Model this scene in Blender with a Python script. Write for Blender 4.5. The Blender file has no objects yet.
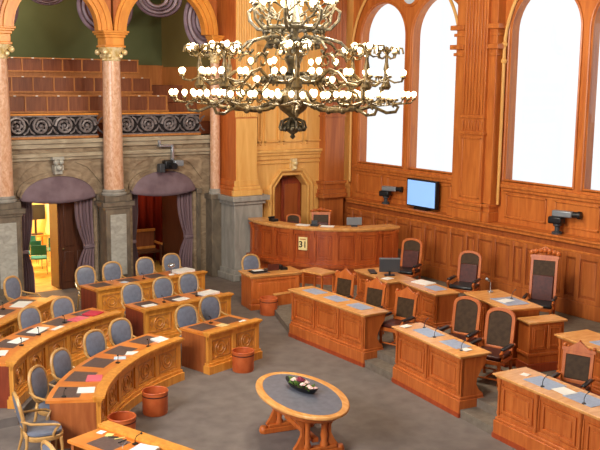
import bpy, bmesh, math, random
from mathutils import Vector, Matrix
random.seed(7)
PI = math.pi
SC = bpy.context.scene
COL = SC.collection

# ------------------------------------------------------------------ mesh building
class MB:
    def __init__(s):
        s.v = []; s.f = []
    def add(s, vs, fs):
        o = len(s.v); s.v += [tuple(p) for p in vs]; s.f += [tuple(i + o for i in f) for f in fs]; return s
    def box(s, x0, x1, y0, y1, z0, z1, n=1):
        vs = []; fs = []
        for i in range(n + 1):
            x = x0 + (x1 - x0) * i / n
            vs += [(x, y0, z0), (x, y1, z0), (x, y1, z1), (x, y0, z1)]
        for i in range(n):
            a = 4 * i
            for k in range(4):
                fs.append((a + k, a + 4 + k, a + 4 + (k + 1) % 4, a + (k + 1) % 4))
        fs.append((0, 1, 2, 3)); e = 4 * n; fs.append((e + 3, e + 2, e + 1, e))
        return s.add(vs, [f[::-1] for f in fs])
    def cbox(s, cx, cy, z0, sx, sy, sz, rot=0):
        m = MB().box(-sx / 2, sx / 2, -sy / 2, sy / 2, 0, sz)
        return s.join(m, Matrix.Translation((cx, cy, z0)) @ Matrix.Rotation(rot, 4, 'Z'))
    def join(s, m, M=None):
        vs = m.v if M is None else [tuple(M @ Vector(p)) for p in m.v]
        return s.add(vs, m.f)
    def prism(s, poly, h0, h1, axis='z'):
        # poly: 2-D outline; extruded along axis from h0 to h1 (x: poly=(y,z); y: poly=(x,z); z: poly=(x,y))
        def P(p, h):
            return {'x': (h, p[0], p[1]), 'y': (p[0], h, p[1]), 'z': (p[0], p[1], h)}[axis]
        n = len(poly)
        vs = [P(p, h0) for p in poly] + [P(p, h1) for p in poly]
        fs = [(i, (i + 1) % n, n + (i + 1) % n, n + i) for i in range(n)]
        fs += [tuple(range(n))[::-1], tuple(range(n, 2 * n))]
        return s.add(vs, fs)
    def lathe(s, prof, c=(0, 0), n=16, sx=1, sy=1, cap=True):
        vs = []; fs = []
        for r, z in prof:
            for k in range(n):
                a = 2 * PI * k / n
                vs.append((c[0] + r * sx * math.cos(a), c[1] + r * sy * math.sin(a), z))
        for i in range(len(prof) - 1):
            for k in range(n):
                fs.append((i * n + k, i * n + (k + 1) % n, (i + 1) * n + (k + 1) % n, (i + 1) * n + k))
        if cap:
            fs.append(tuple(range(n))[::-1]); e = (len(prof) - 1) * n; fs.append(tuple(range(e, e + n)))
        return s.add(vs, fs)
    def ball(s, c, r, nu=10, nv=6, sz=1):
        prof = [(max(r * math.sin(PI * i / nv), r * .02), -r * sz * math.cos(PI * i / nv)) for i in range(nv + 1)]
        m = MB().lathe(prof, n=nu); return s.join(m, Matrix.Translation(c))
    def tube(s, pts, r, n=8, closed=False, flat=1.0):
        pts = [Vector(p) for p in pts]; N = len(pts); vs = []; fs = []
        rad = r if isinstance(r, (list, tuple)) else [r] * N
        up = None
        for i in range(N):
            if closed: t = pts[(i + 1) % N] - pts[i - 1]
            else: t = pts[min(i + 1, N - 1)] - pts[max(i - 1, 0)]
            t.normalize()
            if up is None:
                up = t.orthogonal().normalized()
                if abs(t.z) < .9: up = (Vector((0, 0, 1)) - t * t.z).normalized()
            else:
                up = (up - t * up.dot(t))
                up = up.normalized() if up.length > 1e-5 else t.orthogonal().normalized()
            b = t.cross(up)
            for k in range(n):
                a = 2 * PI * k / n
                vs.append(tuple(pts[i] + up * (rad[i] * math.cos(a) * flat) + b * (rad[i] * math.sin(a))))
        for i in range(N if closed else N - 1):
            j = (i + 1) % N
            for k in range(n):
                fs.append((i * n + k, i * n + (k + 1) % n, j * n + (k + 1) % n, j * n + k))
        if not closed:
            fs.append(tuple(range(n))[::-1]); e = (N - 1) * n; fs.append(tuple(range(e, e + n)))
        return s.add(vs, fs)
    def map(s, fn):
        s.v = [tuple(fn(*p)) for p in s.v]; return s

def build(name, mb, mat, parent=None, off=(0, 0, 0), bevel=0, smooth=40):
    me = bpy.data.meshes.new(name)
    o = off
    me.from_pydata([(p[0] - o[0], p[1] - o[1], p[2] - o[2]) for p in mb.v], [], mb.f)
    bm = bmesh.new(); bm.from_mesh(me)
    bmesh.ops.recalc_face_normals(bm, faces=bm.faces)
    bm.to_mesh(me); bm.free()
    me.materials.append(mat)
    if smooth:
        for p in me.polygons: p.use_smooth = True
        me.set_sharp_from_angle(angle=math.radians(smooth))
    ob = bpy.data.objects.new(name, me); COL.objects.link(ob)
    if parent is not None: ob.parent = parent
    if bevel:
        b = ob.modifiers.new('bevel', 'BEVEL'); b.width = bevel; b.segments = 2; b.limit_method = 'ANGLE'; b.harden_normals = False
    return ob

def tag(o, label, cat, group=None):
    o['label'] = label; o['category'] = cat
    if group: o['group'] = group
    return o

def thing(name, label, cat, loc=(0, 0, 0), rz=0, group=None):
    o = bpy.data.objects.new(name, None); COL.objects.link(o)
    o.empty_display_size = .1
    o.location = loc; o.rotation_euler = (0, 0, rz)
    return tag(o, label, cat, group)

def struct(name, mb, mat, off=(0, 0, 0), bevel=0, smooth=40):
    o = build(name, mb, mat, None, off, bevel, smooth); o['kind'] = 'structure'; return o

def solo(name, mb, mat, label, cat, loc, rz=0, group=None, bevel=0):
    o = build(name, mb, mat, None, (0, 0, 0), bevel); o.location = loc; o.rotation_euler = (0, 0, rz)
    return tag(o, label, cat, group)

def dup(root, loc, rz, label, group=None):
    r = root.copy(); COL.objects.link(r); r.location = loc; r.rotation_euler = (0, 0, rz); r['label'] = label
    if group: r['group'] = group
    for ch in list(root.children):
        c = ch.copy(); COL.objects.link(c); c.parent = r
        for g in list(ch.children):
            d = g.copy(); COL.objects.link(d); d.parent = c
    return r

# ------------------------------------------------------------------ materials
def lin(r, g, b):
    f = lambda c: (c / 255 / 12.92) if c / 255 <= .04045 else ((c / 255 + .055) / 1.055) ** 2.4
    return (f(r), f(g), f(b), 1)

def newmat(name, rough=.5, spec=.4, metal=0):
    m = bpy.data.materials.new(name); m.use_nodes = True
    nt = m.node_tree; b = nt.nodes['Principled BSDF']
    b.inputs['Roughness'].default_value = rough; b.inputs['Metallic'].default_value = metal
    b.inputs['Specular IOR Level'].default_value = spec
    return m, nt, b

def noise_mat(name, c1, c2, scale=(5, 5, 5), rough=.5, spec=.4, metal=0, detail=4, lo=.35, hi=.65, bump=0, nscale=1.0, dist=0.0):
    m, nt, b = newmat(name, rough, spec, metal)
    tc = nt.nodes.new('ShaderNodeTexCoord'); mp = nt.nodes.new('ShaderNodeMapping'); mp.inputs['Scale'].default_value = scale
    nz = nt.nodes.new('ShaderNodeTexNoise'); nz.inputs['Scale'].default_value = nscale; nz.inputs['Detail'].default_value = detail
    nz.inputs['Distortion'].default_value = dist
    cr = nt.nodes.new('ShaderNodeValToRGB'); cr.color_ramp.elements[0].position = lo; cr.color_ramp.elements[1].position = hi
    cr.color_ramp.elements[0].color = c1; cr.color_ramp.elements[1].color = c2
    L = nt.links.new
    L(tc.outputs['Object'], mp.inputs['Vector']); L(mp.outputs['Vector'], nz.inputs['Vector'])
    L(nz.outputs['Fac'], cr.inputs['Fac']); L(cr.outputs['Color'], b.inputs['Base Color'])
    if bump:
        bp = nt.nodes.new('ShaderNodeBump'); bp.inputs['Strength'].default_value = bump; bp.inputs['Distance'].default_value = .02
        L(nz.outputs['Fac'], bp.inputs['Height']); L(bp.outputs['Normal'], b.inputs['Normal'])
    return m

def wood(name, c1, c2, rough=.35, scale=(14, 14, 1.6)):
    return noise_mat(name, lin(*c1), lin(*c2), scale, rough, .5, 0, 5, .3, .72, dist=.6)

def plain(name, c, rough=.5, spec=.4, metal=0):
    m, nt, b = newmat(name, rough, spec, metal); b.inputs['Base Color'].default_value = lin(*c); return m

def emis(name, c, strength):
    m, nt, b = newmat(name); b.inputs['Base Color'].default_value = c
    b.inputs['Emission Color'].default_value = c; b.inputs['Emission Strength'].default_value = strength; return m

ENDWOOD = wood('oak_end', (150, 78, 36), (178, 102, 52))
SKIRT = wood('cherry_skirting', (150, 58, 26), (172, 76, 36))
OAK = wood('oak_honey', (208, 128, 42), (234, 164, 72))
OAKTOP = wood('oak_top', (204, 110, 38), (228, 142, 60), .28, (3, 3, 14))
OAKCARVE = wood('oak_carved', (186, 114, 48), (212, 146, 76), .4)
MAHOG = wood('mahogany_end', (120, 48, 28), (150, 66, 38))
ORANGE = wood('cherry_orange', (174, 84, 32), (204, 114, 52))
ORANGETOP = wood('cherry_top', (208, 138, 70), (230, 172, 104), .25, (3, 12, 3))
CHAIRWOOD = wood('chair_cherry', (178, 86, 32), (202, 112, 50), .35)
WALLWOOD = wood('wall_cherry', (150, 74, 30), (188, 108, 50), .4, (9, 9, .8))
WALLDARK = wood('wall_dark', (138, 66, 28), (168, 90, 42), .4, (9, 9, .8))
WINWOOD = wood('window_wood', (174, 90, 36), (206, 122, 54), .4, (8, 8, 1))
PALEWOOD = wood('pale_wood', (216, 156, 78), (234, 182, 104), .45, (6, 6, .8))
ARCHWOOD = wood('arch_wood', (206, 124, 42), (228, 154, 64), .4, (5, 5, 2))
PRESWOOD = wood('dais_wood', (142, 58, 22), (184, 92, 38), .35, (9, 9, 1))
BENCHWOOD = wood('gallery_wood', (112, 58, 32), (140, 80, 46), .5)
BENCHTRIM = wood('gallery_trim', (170, 104, 50), (192, 126, 66), .5)
DARKWOOD = wood('door_dark', (66, 34, 20), (90, 50, 30), .4)
PARQUET = noise_mat('parquet', lin(190, 140, 60), lin(232, 190, 100), (3, 8, 1), .3, .5)
TAN = wood('chair_frame_tan', (178, 130, 70), (204, 158, 96), .4, (10, 10, 10))
BLUELEATHER = noise_mat('blue_grey_leather', lin(100, 105, 119), lin(112, 117, 132), (14, 14, 14), .38, .5)
OLIVELEATHER = noise_mat('olive_leather', lin(62, 44, 28), lin(76, 56, 36), (14, 14, 14), .55, .2)
OXLEATHER = noise_mat('oxblood_leather', lin(70, 30, 22), lin(88, 40, 30), (14, 14, 14), .45, .4)
BLACKLEATHER = noise_mat('black_leather', lin(26, 26, 28), lin(40, 40, 44), (14, 14, 14), .35, .5)
BINLEATHER = noise_mat('bin_leather', lin(188, 86, 40), lin(206, 106, 54), (6, 6, 6), .45, .4)
PADDARK = noise_mat('pad_dark', lin(84, 66, 62), lin(100, 80, 74), (20, 20, 20), .45, .4)
PADSHEEN = noise_mat('pad_sheen', lin(140, 156, 182), lin(160, 174, 196), (20, 20, 20), .35, .5)  # dark glossy leather, with the windows' reflection put into its pale colour
TABLEGREY = noise_mat('table_leather', lin(98, 100, 110), lin(112, 114, 124), (10, 10, 10), .4, .4)
PAPER = plain('paper_white', (238, 236, 228), .7, .2)
PAPERBLUE = plain('paper_pale_blue', (200, 214, 228), .7, .2)
PINK = plain('folder_pink', (226, 104, 118), .6, .3)
RED = plain('folder_red', (196, 40, 66), .6, .3)
YELLOW = plain('note_yellow', (230, 214, 130), .7, .2)
BLACK = plain('black_plastic', (22, 22, 24), .4, .4)
DKGREY = plain('dark_grey_plastic', (60, 62, 66), .45, .4)
GREY = plain('grey_metal', (140, 146, 152), .35, .5, .4)
STEEL = plain('steel', (180, 188, 196), .25, .5, .8)
SCREENBLUE = emis('screen_blue', lin(128, 170, 226), .55)
CARPET = noise_mat('carpet', lin(112, 102, 96), lin(128, 117, 110), (1.2, 1.2, 1.2), .95, .1, 0, 8, .3, .7, .25, 3)
CARPETSTEP = noise_mat('carpet_step', lin(112, 100, 88), lin(130, 118, 104), (3, 3, 3), .95, .1, 0, 8, .3, .7, .2, 3)  # browner than the floor carpet, with the steps' shade in the tone
STONE = noise_mat('stone_brown', lin(116, 96, 76), lin(162, 142, 116), (1.6, 1.6, 2.6), .6, .3, 0, 8, .3, .7, .2, 1.6, 1.5)
STONELT = noise_mat('stone_pale', lin(142, 126, 104), lin(176, 162, 138), (1.4, 1.4, 3), .6, .3, 0, 8, .3, .7, .15, 1.6, 1)
STONEDK = noise_mat('stone_dark', lin(88, 78, 68), lin(126, 112, 94), (2, 2, 1), .5, .4, 0, 8, .3, .7, .15, 1.8, 1.5)
STONEBLUE = noise_mat('stone_blue_grey', lin(134, 130, 122), lin(164, 158, 148), (3, 3, .8), .5, .4, 0, 8, .3, .7, .03, 1.8, 1.0)
STONEPANEL = noise_mat('stone_panel', lin(150, 146, 136), lin(184, 180, 168), (2, 2, 4), .5, .4, 0, 8, .3, .7, .1, 1.8, 1.5)
PINKMARBLE = noise_mat('pink_marble', lin(194, 138, 100), lin(226, 186, 156), (5, 5, 3), .3, .5, 0, 10, .3, .7, 0, 3, 1.0)
GILT = noise_mat('gilt', lin(212, 180, 110), lin(244, 226, 180), (12, 12, 12), .35, .5, .3)
IRON = noise_mat('wrought_iron', lin(104, 96, 96), lin(140, 130, 128), (10, 10, 10), .45, .5, .4)
RAILDARK = plain('rail_dark', (40, 34, 34), .7, .2)
GREEN = noise_mat('green_wall', lin(86, 92, 60), lin(98, 104, 70), (.6, .6, .6), .8, .2)
OLIVE = noise_mat('olive_wall', lin(112, 100, 58), lin(122, 110, 66), (.6, .6, .6), .8, .2)
DRAPE = noise_mat('drape_mauve', lin(108, 86, 92), lin(128, 104, 108), (9, 9, .5), .7, .25)
DRAPELT = noise_mat('drape_valance', lin(104, 84, 90), lin(122, 102, 108), (3, 3, 3), .7, .25)
CEILINGPAINT = noise_mat('ceiling_paint', lin(150, 148, 140), lin(164, 162, 154), (1, 1, 1), .8, .2)
SWAGLT = noise_mat('swag_pale', lin(150, 132, 140), lin(176, 158, 166), (3, 3, 3), .7, .25)
SWAGDK = noise_mat('swag_band', lin(116, 96, 108), lin(136, 116, 126), (3, 3, 3), .7, .25)
DRAPETRIM = plain('drape_trim', (90, 70, 80), .7, .2)
REDHANG = noise_mat('red_hanging', lin(120, 30, 20), lin(150, 46, 30), (10, 10, .6), .8, .2)
TEAL = plain('teal_fabric', (40, 110, 112), .7, .2)
BRONZE = noise_mat('bronze', lin(40, 35, 26), lin(104, 92, 68), (16, 16, 16), .42, .5, .35, 6, .35, .65)
BRASS = noise_mat('aged_brass', lin(58, 48, 30), lin(124, 102, 64), (14, 14, 14), .4, .5, .4, 6)
CANDLE = plain('candle_cup', (214, 190, 140), .4, .4)
BULB = emis('bulb_glow', (1, .74, .40, 1), 5.0)
LEAF = noise_mat('leaf', lin(60, 92, 34), lin(110, 140, 60), (30, 30, 30), .5, .3)
PETAL = noise_mat('petal', lin(214, 150, 150), lin(240, 220, 200), (40, 40, 40), .6, .2)
PETALDK = plain('petal_dark', (120, 40, 60), .6, .2)
CREAM = plain('cream_card', (238, 214, 150), .6, .3)
CREAMROLL = wood('cream_roll', (226, 182, 112), (240, 204, 140), .4, (6, 6, 1))
INK = plain('ink_black', (30, 24, 20), .6, .2)
YELLOWWALL = noise_mat('corridor_wall', lin(236, 206, 140), lin(244, 220, 164), (1, 1, 1), .8, .2)
def glass_mat():
    m, nt, b = newmat('window_glass', .02, .5)
    t = nt.nodes.new('ShaderNodeBsdfTransparent'); g = nt.nodes.new('ShaderNodeBsdfGlossy'); mx = nt.nodes.new('ShaderNodeMixShader')
    t.inputs['Color'].default_value = (.96, .975, .98, 1); g.inputs['Roughness'].default_value = .02; mx.inputs['Fac'].default_value = .04
    nt.links.new(t.outputs[0], mx.inputs[1]); nt.links.new(g.outputs[0], mx.inputs[2])
    nt.links.new(mx.outputs[0], nt.nodes['Material Output'].inputs['Surface']); return m
GLASS = glass_mat()

# ------------------------------------------------------------------ camera
def make_camera():
    f, yh, yaw, roll, H = 920.0, 80.0, math.radians(35), .011, 5.5
    p = math.atan((225 - yh) / f)
    F = Vector((math.sin(yaw) * math.cos(p), math.cos(yaw) * math.cos(p), -math.sin(p)))
    R = Vector((math.cos(yaw), -math.sin(yaw), 0)); D = F.cross(R)
    if D.z > 0: D = -D
    c, n = math.cos(roll), math.sin(roll)
    X = R * c - D * n; Dn = R * n + D * c; U = -Dn
    M = Matrix(((X.x, U.x, -F.x, 0), (X.y, U.y, -F.y, 0), (X.z, U.z, -F.z, H), (0, 0, 0, 1)))
    cd = bpy.data.cameras.new('camera'); cd.sensor_width = 36; cd.lens = 36 * f / 600; cd.clip_end = 200
    co = bpy.data.objects.new('camera', cd); COL.objects.link(co); co.matrix_world = M
    SC.camera = co
make_camera()
# ------------------------------------------------------------------ the room
def polygon_slab(poly, z0, z1): return MB().prism(poly, z0, z1, 'z')

struct('floor', MB().box(-3.6, 17.4, -3.1, 22.9, -.1, 0), CARPET)
struct('wall_front', MB().box(-3.6, 17.4, -3.2, -3.1, 0, 9), STONELT)
struct('wall_left', MB().box(-3.7, -3.6, -3.1, 22.9, 0, 9), STONELT)
struct('wall_back_side', MB().box(-3.6, 4.0, 22.5, 22.9, 0, 9), STONE)
struct('wall_right_side', MB().box(17.1, 17.4, -3.1, 6.6, 0, 9), WINWOOD)
# raised platform on the window side: one low step, then the upper level
LOW = [(10.12, 6.6), (10.42, 9.48), (10.56, 10.42), (10.84, 12.38), (10.95, 13.42), (10.96, 15.95), (11.75, 17.9), (12.6, 18.6), (12.9, 21.4), (16.75, 21.4), (16.75, 6.6)]
UP = [(10.5, 6.6), (10.76, 9.48), (10.9, 10.42), (11.16, 12.38), (11.26, 13.42), (11.3, 15.9), (12.1, 17.6), (13.0, 18.4), (13.25, 21.35), (16.75, 21.35), (16.75, 6.6)]
struct('platform_step', polygon_slab(LOW, 0, .14), CARPETSTEP)
struct('platform_floor', polygon_slab(UP, .14, .28), CARPETSTEP)
# low platform below the outer rows on the left
a = [(8.8 + 5.1 * math.cos(math.radians(t)), 11.5 + 5.1 * math.sin(math.radians(t))) for t in range(106, 152, 4)]
struct('platform_left', polygon_slab(a + [(2.0, 14.1), (2.0, 20.9), (7.0, 20.9), (7.1, 17.9)], 0, .15), CARPET)

# stone wall with two curtained openings
def arch_z(x, xa, xb, spring, top):
    t = (x - (xa + xb) / 2) / ((xb - xa) / 2); return spring + (top - spring) * math.sqrt(max(0, 1 - t * t))
def holed_wall(x0, x1, ztop, y0, y1, holes, n=20):
    m = MB(); xs = [x0]
    for xa, xb, sp, tp in holes: xs += [xa + (xb - xa) * (1 - math.cos(PI * i / n)) / 2 for i in range(n + 1)]
    xs.append(x1)
    for i in range(len(xs) - 1):
        a, b = xs[i], xs[i + 1]; za = zb = 0
        for xa, xb, sp, tp in holes:
            if a >= xa - 1e-6 and b <= xb + 1e-6: za = arch_z(a, xa, xb, sp, tp); zb = arch_z(b, xa, xb, sp, tp)
        m.add([(a, y0, za), (b, y0, zb), (b, y0, ztop), (a, y0, ztop), (a, y1, za), (b, y1, zb), (b, y1, ztop), (a, y1, ztop)],
              [(0, 1, 2, 3), (7, 6, 5, 4), (0, 4, 5, 1), (3, 2, 6, 7)])
        if i == 0: m.f.append(tuple(len(m.v) - 8 + k for k in (0, 3, 7, 4)))
        if i == len(xs) - 2: m.f.append(tuple(len(m.v) - 8 + k for k in (1, 5, 6, 2)))
    for xa, xb, sp, tp in holes:
        for x in (xa, xb): m.add([(x, y0, 0), (x, y1, 0), (x, y1, sp), (x, y0, sp)], [(0, 1, 2, 3)])
    return m
HOLES = [(7.3, 9.2, 2.5, 3.04), (10.28, 12.12, 2.5, 3.04)]
WL = holed_wall(4.0, 12.9, 3.97, 22.5, 22.95, HOLES)
struct('wall_back', WL, STONE)
t = MB()
t.box(4.0, 12.9, 22.36, 22.5, 3.86, 3.97); t.box(4.0, 12.9, 22.42, 22.5, 3.74, 3.86)      # ledge below the railing
t.box(4.0, 12.9, 22.38, 22.5, 3.52, 3.62); t.box(4.0, 12.9, 22.44, 22.5, 3.44, 3.52)      # string course
struct('trim_1', t, STONELT, bevel=.012)
t = MB()
for xa, xb, sp, tp in HOLES:                                                              # stone mouldings round the openings
    for w, dep in ((.11, .05), (.05, .08)):
        pts = []
        for i in range(25):
            x = xa + (xb - xa) * (1 - math.cos(PI * i / 24)) / 2; z = arch_z(x, xa, xb, sp, tp)
            k = (x - (xa + xb) / 2) / ((xb - xa) / 2)
            pts.append(((x, z), (x + k * w, z + w)))
        for i in range(24):
            (p, q), (r_, u) = pts[i], pts[i + 1]
            t.add([(p[0], 22.5 - dep, p[1]), (r_[0], 22.5 - dep, r_[1]), (u[0], 22.5 - dep, u[1]), (q[0], 22.5 - dep, q[1]),
                   (p[0], 22.5, p[1]), (r_[0], 22.5, r_[1]), (u[0], 22.5, u[1]), (q[0], 22.5, q[1])],
                  [(0, 1, 2, 3), (0, 4, 5, 1), (3, 2, 6, 7)])
struct('trim_2', t, STONE)
t = MB()
for x0, x1 in ((9.25, 9.32), (9.98, 10.22), (12.18, 12.35), (7.0, 7.25)):
    t.box(x0, x1, 22.4, 22.5, 2.36, 2.5); t.box(x0 + .03, x1 - .03, 22.44, 22.5, 0, 2.36)
struct('trim_3', t, STONEDK, bevel=.01)
# fan of low-relief veins beside the arches (carved spandrels)
t = MB()
for cx, z0 in ((7.35, 3.0), (9.15, 3.0), (10.3, 3.0), (12.1, 3.0)):
    sgn = 1 if cx in (7.35, 10.3) else -1
    t.prism([(cx - .28 * sgn, 3.38), (cx + .45 * sgn, 3.38), (cx + .1 * sgn, 3.22), (cx - .1 * sgn, 2.98), (cx - .28 * sgn, 2.75)], 22.46, 22.5, 'y')
struct('trim_4', t, STONE, bevel=.01)

# marble columns
def column(x, label, half=False):
    r = thing('marble_column', label, 'column', (x, 22.2 if not half else 22.25, 0), 0, 'pink marble columns')
    if not half:
        m = MB(); m.cbox(0, 0, 0, .86, .6, .16); m.cbox(0, 0, .16, .78, .54, .08); m.cbox(0, 0, .24, .66, .48, 1.92)
        m.cbox(0, 0, 2.16, .76, .54, .07); m.cbox(0, 0, 2.23, .88, .62, .12); m.cbox(0, 0, 2.35, .7, .5, .16)
        build('pedestal', m, STONEDK, r, bevel=.012)
        build('pedestal_panel', MB().box(-.22, .22, -.262, -.24, .42, 2.02), STONEPANEL, r, bevel=.01)
        R0, zb = .25, 2.51
    else:
        m = MB(); m.cbox(0, .05, 0, .36, .36, 2.2); m.cbox(0, .05, 2.2, .42, .42, .14); build('pedestal', m, STONEDK, r, bevel=.012)
        R0, zb = .14, 2.34
    k = R0 / .25
    build('base', MB().lathe([(R0 * 1.25, zb), (R0 * 1.3, zb + .04), (R0 * 1.12, zb + .08), (R0 * 1.2, zb + .11), (R0 * 1.02, zb + .15)], n=24), STONEBLUE, r)
    build('shaft', MB().lathe([(R0, zb + .15), (R0 * .99, 3.6), (R0 * .93, 5.0), (R0 * .87, 5.92)], n=28), PINKMARBLE, r)
    m = MB().lathe([(R0 * .9, 5.92), (R0 * .98, 5.95), (R0 * .9, 5.98), (R0 * 1.0, 6.12), (R0 * 1.25, 6.22), (R0 * 1.3, 6.26)], n=20)
    for sx in (-1, 1):
        for sy in (-1, 1):
            m.ball((sx * R0 * 1.05, sy * R0 * .95, 6.14), .075 * k, 10, 6)
            m.ball((sx * R0 * .6, sy * R0 * 1.02, 6.04), .06 * k, 8, 5)
    build('capital', m, GILT, r)
    m = MB()
    for z, w in ((6.26, .56), (6.31, .5), (6.5, .56), (6.57, .64), (6.62, .7)):
        m.cbox(0, 0, z, w * k, w * k, {6.26: .05, 6.31: .19, 6.5: .07, 6.57: .05, 6.62: .05}[z])
    build('impost_block', m, ARCHWOOD, r, bevel=.01)
    return r
column(6.77, 'pink marble column beside the lit doorway, nearer the outer left edge')
column(9.64, 'pink marble column on grey pedestal between the two curtained openings')
column(12.68, 'slim pink marble half column beside the wooden pillar', half=True)

# timber arcade above the columns
def arcade_arch(xa, xb, label_n):
    c = (xa + xb) / 2; rad = (xb - xa) / 2; m = MB(); n = 28
    for (r0, r1, y0, y1) in ((rad - .12, rad + .16, 22.02, 22.38), (rad - .2, rad - .1, 22.08, 22.32), (rad + .0, rad + .08, 21.97, 22.4)):
        for i in range(n):
            a0, a1 = PI * i / n, PI * (i + 1) / n; vs = []
            for a in (a0, a1):
                for r in (r0, r1):
                    for y in (y0, y1): vs.append((c + r * math.cos(a), y, 6.67 + r * math.sin(a) * 1.0))
            m.add(vs, [(0, 2, 6, 4), (1, 5, 7, 3), (0, 4, 5, 1), (2, 3, 7, 6), (0, 1, 3, 2), (4, 6, 7, 5)])
    return struct('trim_%d' % label_n, m, ARCHWOOD)
arcade_arch(6.95, 9.46, 5); arcade_arch(9.82, 12.5, 6); arcade_arch(4.1, 6.59, 7)
m = MB()
for xa, xb in ((6.95, 9.46), (9.82, 12.5), (4.1, 6.59)):
    c = (xa + xb) / 2; rad = (xb - xa) / 2; xs = [c + (rad + .15) * -math.cos(PI * i / 24) for i in range(25)]
    for i in range(24):
        za = 6.67 + math.sqrt(max(0, (rad + .15) ** 2 - (xs[i] - c) ** 2)); zb = 6.67 + math.sqrt(max(0, (rad + .15) ** 2 - (xs[i + 1] - c) ** 2))
        m.prism([(xs[i], za), (xs[i + 1], zb), (xs[i + 1], 8.6), (xs[i], 8.6)], 22.08, 22.4, 'y')
struct('wall_arcade', m, WALLWOOD)
# fabric swags that edge the arcade arches
def swag(xc, zc, rx, rz, a0, a1, label, y=22.66):
    r = thing('hanging_swag', label, 'drapery', (xc, y, zc), 0, 'mauve swags edging the gallery arches')
    for k in range(4):
        f = 1 - .17 * k; m = MB(); n = 22; y0 = y - .05 - .03 * (3 - k) ; vs = []
        for i in range(n + 1):
            a = math.radians(a0 + (a1 - a0) * i / n)
            for q, dy in ((f, 0), (f - .08, -.05), (f - .165, 0.0)):
                vs.append((q * rx * math.cos(a), dy + .03 * k, q * rz * math.sin(a)))
        fs = []
        for i in range(n):
            for j in range(2): fs.append((i * 3 + j, i * 3 + 3 + j, i * 3 + 4 + j, i * 3 + 1 + j))
        m.add(vs, fs)
        o = build('fold', m, SWAGLT if k % 2 else SWAGDK, r)
        s_ = o.modifiers.new('thick', 'SOLIDIFY'); s_.thickness = .02
swag(8.17, 7.55, .5, .3, 180, 360, 'mauve fabric swag hanging at crown of the arch above the lit doorway')
swag(9.74, 7.3, .8, .72, 150, 264, 'striped mauve swag curling from behind the middle column, over its doorway side')
swag(9.7, 7.3, .78, .76, 280, 400, 'striped mauve swag curling from behind the middle column, over its pillar side')
swag(6.75, 7.15, .72, .7, 250, 400, 'striped mauve swag beside the outermost column at picture edge')
swag(11.22, 7.6, .7, .5, 180, 360, 'mauve fabric swag hanging at crown of the arch nearest the pillar')
swag(12.75, 7.1, .8, .9, 150, 290, 'mauve swag hanging down inside the arch next to the wooden pillar')

# railing of the gallery
def railing(x0, x1, label):
    r = thing('balcony_railing', label, 'railing', ((x0 + x1) / 2, 22.6, 3.97), 0, 'wrought iron gallery railings')
    o = ((x0 + x1) / 2, 22.6, 3.97)
    build('handrail', MB().box(x0, x1, 22.52, 22.7, 4.56, 4.6), ARCHWOOD, r, o, bevel=.01)
    build('base_rail', MB().box(x0, x1, 22.54, 22.68, 3.97, 4.03), BENCHTRIM, r, o, bevel=.008)
    build('dark_sheet', MB().box(x0, x1, 22.64, 22.66, 4.03, 4.55), RAILDARK, r, o)  # dark sheet added behind open ironwork, standing for the darkness there
    m = MB(); n = max(2, round((x1 - x0) / .56)); w = (x1 - x0) / n
    for i in range(n):
        cx = x0 + w * (i + .5); sg = 1 if i % 2 else -1
        sp = [(cx + sg * (.23 - .2 * k / 34) * math.cos(k * .42), 22.59, 4.29 + (.23 - .2 * k / 34) * math.sin(k * .42)) for k in range(35)]
        m.tube(sp, [.042 - .0007 * k for k in range(35)], 6)
        for q in range(6):
            a = q * PI / 3; m.ball((cx + .12 * math.cos(a), 22.585, 4.29 + .12 * math.sin(a)), .04, 6, 4)
        m.ball((cx, 22.58, 4.29), .055, 8, 5)
        for zz, sz in ((4.09, 1), (4.49, -1)):
            m.tube([(cx + w / 2 - .14, 22.6, zz), (cx + w / 2 - .05, 22.59, zz + .06 * sz), (cx + w / 2, 22.59, zz + .16 * sz), (cx + w / 2 + .05, 22.59, zz + .06 * sz), (cx + w / 2 + .14, 22.6, zz)], .025, 6)
    m.box(x0, x1, 22.57, 22.61, 4.03, 4.06); m.box(x0, x1, 22.57, 22.61, 4.52, 4.55)
    build('scrollwork', m, IRON, r, o)
railing(7.0, 9.4, 'wrought iron scroll railing above the lit doorway')
railing(9.88, 12.4, 'wrought iron scroll railing above the opening with the wooden settle')

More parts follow.
